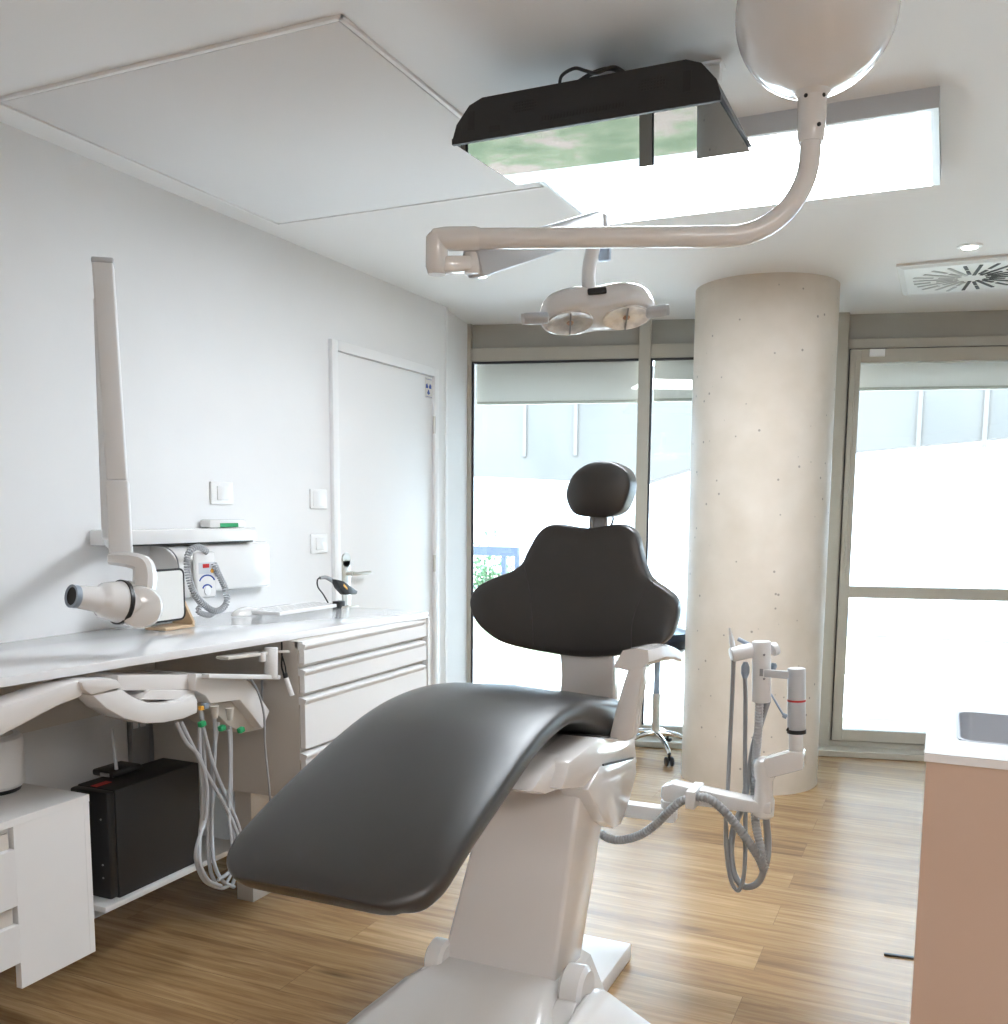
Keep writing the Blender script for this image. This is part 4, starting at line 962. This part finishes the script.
# ------------------------------------------------ surgical lamp hung from the ceiling
t = thing('surgical_lamp', 'white twin-reflector dental lamp on a swivel arm under the ceiling dome', 'lamp', (-.284, 2.07, CE))
bc = Vector((-.284, 2.075, 2.345)); R_ = .154
b = NB(); pr = [(k / 20, R_ * math.sin(PI * (0.16 + .84 * k / 20))) for k in range(21)]
top = bc.z + R_ * math.cos(PI * .16); 
rings = []
for k in range(26):
    th = PI * (.20 + .79 * k / 25); rr = R_ * math.sin(th); z = bc.z + R_ * math.cos(th)
    rings.append([b.verts.new((bc.x + rr * math.cos(2 * PI * j / 64), bc.y + rr * math.sin(2 * PI * j / 64), z)) for j in range(64)])
skin(b, rings); 
add_cyl(b, (bc.x, bc.y, bc.z + .1), (bc.x, bc.y, CE), .09, n=48)
obj('ceiling_dome', b, 'plastic', t, True, 60)
b = NB(); cxx, cyy = bc.x, bc.y
add_rev(b, (cxx, cyy, bc.z - R_ + .012), (cxx, cyy, bc.z - R_ - .09), [(0, .036), (.1, .034), (.18, .028), (.6, .0275), (.9, .026), (1, .0235)], 36); obj('collar', b, 'plastic', t)
b = NB()
for a, z in ((-1.9, .02), (-.6, .02), (-.9, .075)):
    d_ = Vector((math.cos(a), math.sin(a), 0)); add_cyl(b, Vector((cxx, cyy, bc.z - R_ - z + .01)) + d_ * .026, Vector((cxx, cyy, bc.z - R_ - z + .01)) + d_ * .029, .004, n=10)
obj('screw', b, 'slot', t)
el = at_d(431, 235, 1.97); zt_ = 1.925
endp = Vector((el.x, el.y, zt_)); st_ = Vector((cxx, cyy, bc.z - R_ - .07)); dr_ = (Vector((endp.x, endp.y, 0)) - Vector((cxx, cyy, 0))).normalized()
Rb = .155; path = [st_, Vector((cxx, cyy, zt_ + Rb + .005))]
for k in range(13):
    a = PI / 2 * k / 12; path.append(Vector((cxx, cyy, zt_ + Rb)) + dr_ * Rb * (1 - math.cos(a)) - Vector((0, 0, Rb * math.sin(a))))
path += [endp - dr_ * .11, endp - dr_ * .04]
b = NB(); add_tube(b, path, .0205, 28, sm=0); obj('ceiling_tube', b, 'plastic', t, True, 50)
b = NB(); add_rev(b, endp - dr_ * .10, endp + dr_ * .0, [(0, .0215), (.1, .0235), (.7, .0235), (.95, .020), (1, .014)], 30)
add_rev(b, endp + Vector((0, 0, .012)) - dr_ * .012, endp + Vector((0, 0, -.07)) - dr_ * .012, [(0, .015), (.1, .022), (.8, .023), (1, .018)], 30)
obj('elbow', b, 'plastic', t)
sa = at_d(472, 264, 1.99); sbp = at_d(598, 224, 2.38)
b = NB(); add_beam(b, endp + Vector((0, 0, -.052)) - dr_ * .012, sa, .036, .032, .008); add_cyl(b, sa + Vector((0, 0, -.02)), sa + Vector((0, 0, .022)), .017, n=24, bev=.003); obj('pivot', b, 'plastic', t)
b = NB(); add_beam(b, sa, sbp, .046, .060, .010); add_cyl(b, sbp + Vector((0, 0, -.025)), sbp + Vector((0, 0, .02)), .026, n=28, bev=.004); obj('spring_arm', b, 'plasticg', t)
b = NB(); add_beam(b, sbp + Vector((.012, .02, -.02)), sbp + Vector((.012, .02, -.085)), .03, .02, .005); obj('counter_knob', b, 'bluegrey', t)
lc_ = at_d(597, 310.5, 2.40)
b = NB(); add_tube(b, [sbp + Vector((0, 0, -.01)), at_d(594, 245, 2.37), at_d(589.5, 265, 2.37), at_d(588.5, 283, 2.37), at_d(590.5, 292, 2.38)], .017, 20); obj('drop_arm', b, 'plasticm', t)
# lamp head: twin-lobed body, facing down towards the patient
Ux = (_r0 * math.cos(0.08) + Vector((0, 0, .10))).normalized(); N_ = Vector((.06, -.42, -1)).normalized(); N_ = (N_ - Ux * N_.dot(Ux)).normalized(); V_ = N_.cross(Ux).normalized()
def lamp_outline(s, off, k=1):
    pts_ = []
    for j in range(72):
        a = 2 * PI * j / 72; ca, sa_ = math.cos(a), math.sin(a)
        rx = .143; ry = .070 * (1 - .20 * math.cos(2 * a) ** 0 * math.exp(-(ca / .28) ** 2))
        pts_.append(lc_ + Ux * (rx * s * math.copysign(abs(ca) ** .8, ca)) + V_ * (ry * s * math.copysign(abs(sa_) ** .75, sa_)) + N_ * off)
    return pts_
b = NB(); rings = [[b.verts.new(v) for v in lamp_outline(s, o_)] for s, o_ in ((.35, -.046), (.7, -.043), (.88, -.034), (.95, -.022), (.99, -.004), (1, .008), (.985, .018), (.95, .024), (.90, .026))]
skin(b, rings); lh = obj('lamp_head', b, 'plastic', t, True, 50)
for s_ in (-1, 1):
    c_ = lc_ + Ux * (.070 * s_) + N_ * .0262
    b = NB(); rr_ = [[b.verts.new(c_ + (Ux * math.cos(2 * PI * j / 40) * .058 + V_ * math.sin(2 * PI * j / 40) * .050) * k + N_ * o_) for j in range(40)] for k, o_ in ((1, 0), (1, .004), (.93, .004), (.80, .0005), (.5, .0002))]
    skin(b, rr_); rf = obj('reflector', b, 'reflector', t, True, 60)
    b = NB(); add_cyl(b, c_ + N_ * -.0, c_ + N_ * .006, .009, .007, n=20, bev=.002); obj('bulb', b, 'bulb', rf)
    b = NB(); add_beam(b, c_ + V_ * .045 + N_ * .006, c_ - V_ * .045 + N_ * .006, .004, .003); obj('bulb_bridge', b, 'galv', rf)
b = NB(); c_ = at_d(593, 298.5, 2.36 - .075); 
cc = lc_ - V_ * 0; fdir = V_ if V_.dot(-_f) > 0 else -V_
add_obox(b, lc_ + fdir * .0635 + N_ * -.012 - Ux * .002, Ux * .023, N_ * .008, fdir * .004, .003); obj('sensor_window', b, 'slot', t)
for s_, q in ((-1, (521, 318)), (1, (668, 310))):
    a_ = at_d(*((549, 318) if s_ < 0 else (646, 313)), 2.36); e_ = at_d(*((523, 319) if s_ < 0 else (667, 310)), 2.36)
    b = NB(); add_beam(b, a_, e_, .034, .018, .007, up=N_); add_cyl(b, e_ - Ux * s_ * .004, e_ + Ux * s_ * .004, .013, n=20); obj('grip_handle', b, 'plasticg', t)

# ------------------------------------------------ ceiling television, face down, its back to us
z1 = 2.28
a = on_z(457, 146, z1); c = on_z(717, 98, z1); y0 = (a.y + c.y) / 2; tx0, tx1 = a.x, c.x; y1 = on_z(632, 168.5, z1 + .017).y
t = thing('ceiling_television', 'black television hung face down under the ceiling above the chair', 'television', ((tx0 + tx1) / 2, y0 + .1, CE))
b = NB(); tilt = .017
add_prism(b, [(tx0, y0, z1), (tx1, y0, z1), (tx1, y1, z1 + tilt), (tx0, y1, z1 + tilt)], (0, 0, .006)); obj('screen', b, 'tvglass', t, False)
b = NB(); 
for q in (((tx0 - .006, y0 - .004, z1 - .002), (tx1 + .006, y0 - .004, z1 - .002), (tx1 + .006, y0 + .006, z1 - .002), (tx0 - .006, y0 + .006, z1 - .002)),):
    add_prism(b, q, (0, 0, .014))
zt_ = CE - .04; w0 = .055
prof_ = [(tx0 - .006, z1 + .012), (tx0 + .005, z1 + .045), (tx0 + .04, z1 + .085), (tx0 + .075, z1 + .098), (tx1 - .075, z1 + .098), (tx1 - .04, z1 + .085), (tx1 - .005, z1 + .045), (tx1 + .006, z1 + .012)]
r0 = [Vector((x, y0, z)) for x, z in prof_]; r1 = [Vector((x, y0 + .20, z)) for x, z in prof_]; r2 = [Vector((x, y1 - .005, z1 + tilt + .008 + (z - z1 - .012) * .02)) for x, z in prof_]
skin(b, [[b.verts.new(v) for v in q] for q in (r0, r1, r2)]); hs_ = obj('housing', b, 'blackm', t)
def tvp(x, y): return on_y(x, y, y0 - .0012)
b = NB()
for (xa, ya_, xb_, yb_) in ((512, 112, 537, 100), (638, 92, 666, 76)):
    p_, q_ = tvp((xa + xb_) / 2, (ya_ + yb_) / 2), None
    L_ = tvp(xa, (ya_ + yb_) / 2); R2 = tvp(xb_, (ya_ + yb_) / 2)
    for i in range(9):
        for j in range(4):
            x_ = L_.x + (R2.x - L_.x) * (i + .5) / 9; z_ = p_.z + (j - 1.5) * .0065
            if abs(i - 4) == 4 and j in (0, 3): continue
            add_box(b, (x_ - .0022, y0 - .002, z_ - .002), (x_ + .0022, y0 - .0004, z_ + .002))
obj('speaker_grille', b, 'slot', hs_, False)
b = NB(); L_ = tvp(541, 118.5); R2 = tvp(625, 104.5); zc = (L_.z + R2.z) / 2
for i in range(26): x_ = L_.x + (R2.x - L_.x) * (i + .5) / 26; add_box(b, (x_ - .0018, y0 - .002, zc - .006), (x_ + .0018, y0 - .0004, zc + .006))
obj('vent_slots', b, 'slot', hs_, False)
for x, y in ((471, 121), (687, 81)):
    b = NB(); q = tvp(x, y); add_box(b, (q.x - .009, y0 - .0016, q.z - .022), (q.x + .009, y0 - .0004, q.z + .022)); obj('port_recess', b, 'slot', hs_, False)
b = NB(); q = tvp(494, 129); add_box(b, (q.x - .014, y0 - .002, q.z - .008), (q.x + .014, y0 - .0004, q.z + .008), .0006); obj('port_recess', b, 'slot', hs_, False)
xm = (tx0 + tx1) / 2
b = NB(); add_box(b, (xm - .05, y0 + .255, z1 + .03), (xm + .07, y0 + .33, CE)); obj('ceiling_bracket', b, 'blackm', t)
b = NB(); add_tube(b, [(tvp(556, 98).x, y0 + .02, z1 + .10), (tvp(560, 90).x, y0 + .01, z1 + .118), (tvp(574, 88).x, y0 + .0, z1 + .124), (tvp(584, 92).x, y0 + .01, z1 + .118), (tvp(596, 94).x, y0 + .0, z1 + .105), (tvp(612, 90).x, y0 + .01, z1 + .115), (tvp(624, 84).x, y0 + .03, z1 + .10)], .004, 8)
add_tube(b, [(tvp(572, 98).x, y0 + .02, z1 + .098), (tvp(590, 90).x, y0 + .01, z1 + .11), (tvp(606, 88).x, y0 + .02, z1 + .118), (tvp(620, 90).x, y0 + .01, z1 + .10)], .005, 8); obj('cable', b, 'black', t)
b = NB(); q = on_z(706, 67, CE - .01); add_box(b, (q.x - .09, q.y - .01, CE - .008), (q.x + .04, q.y + .04, CE), .002); add_box(b, (q.x + .005, q.y + .0, CE - .045), (q.x + .035, q.y + .03, CE - .008), .003); obj('side_bracket', b, 'door', t)
b = NB(); add_cyl(b, (q.x - .06, q.y + .015, CE - .028), (q.x + .01, q.y + .015, CE - .028), .010, n=16); add_box(b, (q.x - .11, q.y + .0, CE - .06), (q.x - .055, q.y + .03, CE - .012)); obj('bracket_arm', b, 'blackm', t)

# ================================================================ RIGHT CABINET WITH SINK
RX = -.012; RY = 2.075; RZ = .90; RXE = 1.9; RYE = 2.66
sx0, sx1, sy0, sy1 = .052, .55, 2.226, 2.56
cab = thing('sink_cabinet', 'white cabinet with inset sink in the right foreground', 'cabinet', ((RX + RXE) / 2, (RY + RYE) / 2, 0))
b = NB()
add_box(b, (RX + .004, RY + .006, .0), (RXE, RY + .026, RZ - .019), .001); add_box(b, (RX + .004, RY + .026, 0), (RX + .022, RYE - .01, RZ - .019)); add_box(b, (RX + .022, RYE - .03, 0), (RXE, RYE - .01, RZ - .019)); add_box(b, (RXE - .02, RY + .026, 0), (RXE, RYE - .03, RZ - .019)); obj('body', b, 'cabwarm', cab, False)
b = NB(); z0_ = RZ - .018
for q in ((RX, RY, sx0, RYE), (sx1, RY, RXE, RYE), (sx0, RY, sx1, sy0), (sx0, sy1, sx1, RYE)): add_box(b, (q[0], q[1], z0_), (q[2], q[3], RZ))
obj('top', b, 'counter', cab, False)
b = NB(); bot = RZ - .16
def loop(s, z):
    xs0, xs1, ys0_, ys1_ = sx0 + s, sx1 - s, sy0 + s, sy1 - s; r = .03; out = []
    for (cx0, cy0, a0) in ((xs1 - r, ys1_ - r, 0), (xs0 + r, ys1_ - r, 90), (xs0 + r, ys0_ + r, 180), (xs1 - r, ys0_ + r, 270)):
        for k in range(7): a = math.radians(a0 + 15 * k); out.append(b.verts.new((cx0 + r * math.cos(a), cy0 + r * math.sin(a), z)))
    return out
rings = [loop(-.004, z0_ + .001), loop(-.004, RZ + .0008), loop(.004, RZ + .0008), loop(.006, RZ - .005), loop(.012, bot + .02), loop(.03, bot), loop(.12, bot - .002)]
skin(b, rings, cap=False); b.faces.new(rings[-1]); obj('sink_basin', b, 'sink', cab, True, 50)
# slim steel floor strip beside the cabinet
p_ = on_z(884, 955, 0); q_ = on_z(908, 957.5, 0)
b = NB(); add_beam(b, p_ + Vector((0, 0, .003)), q_ + Vector((.05, 0, .003)), .012, .006); tag(obj('door_stop', b, 'blackm', None, False), 'thin dark strip lying on the floor at the foot of the right cabinet', 'strip')
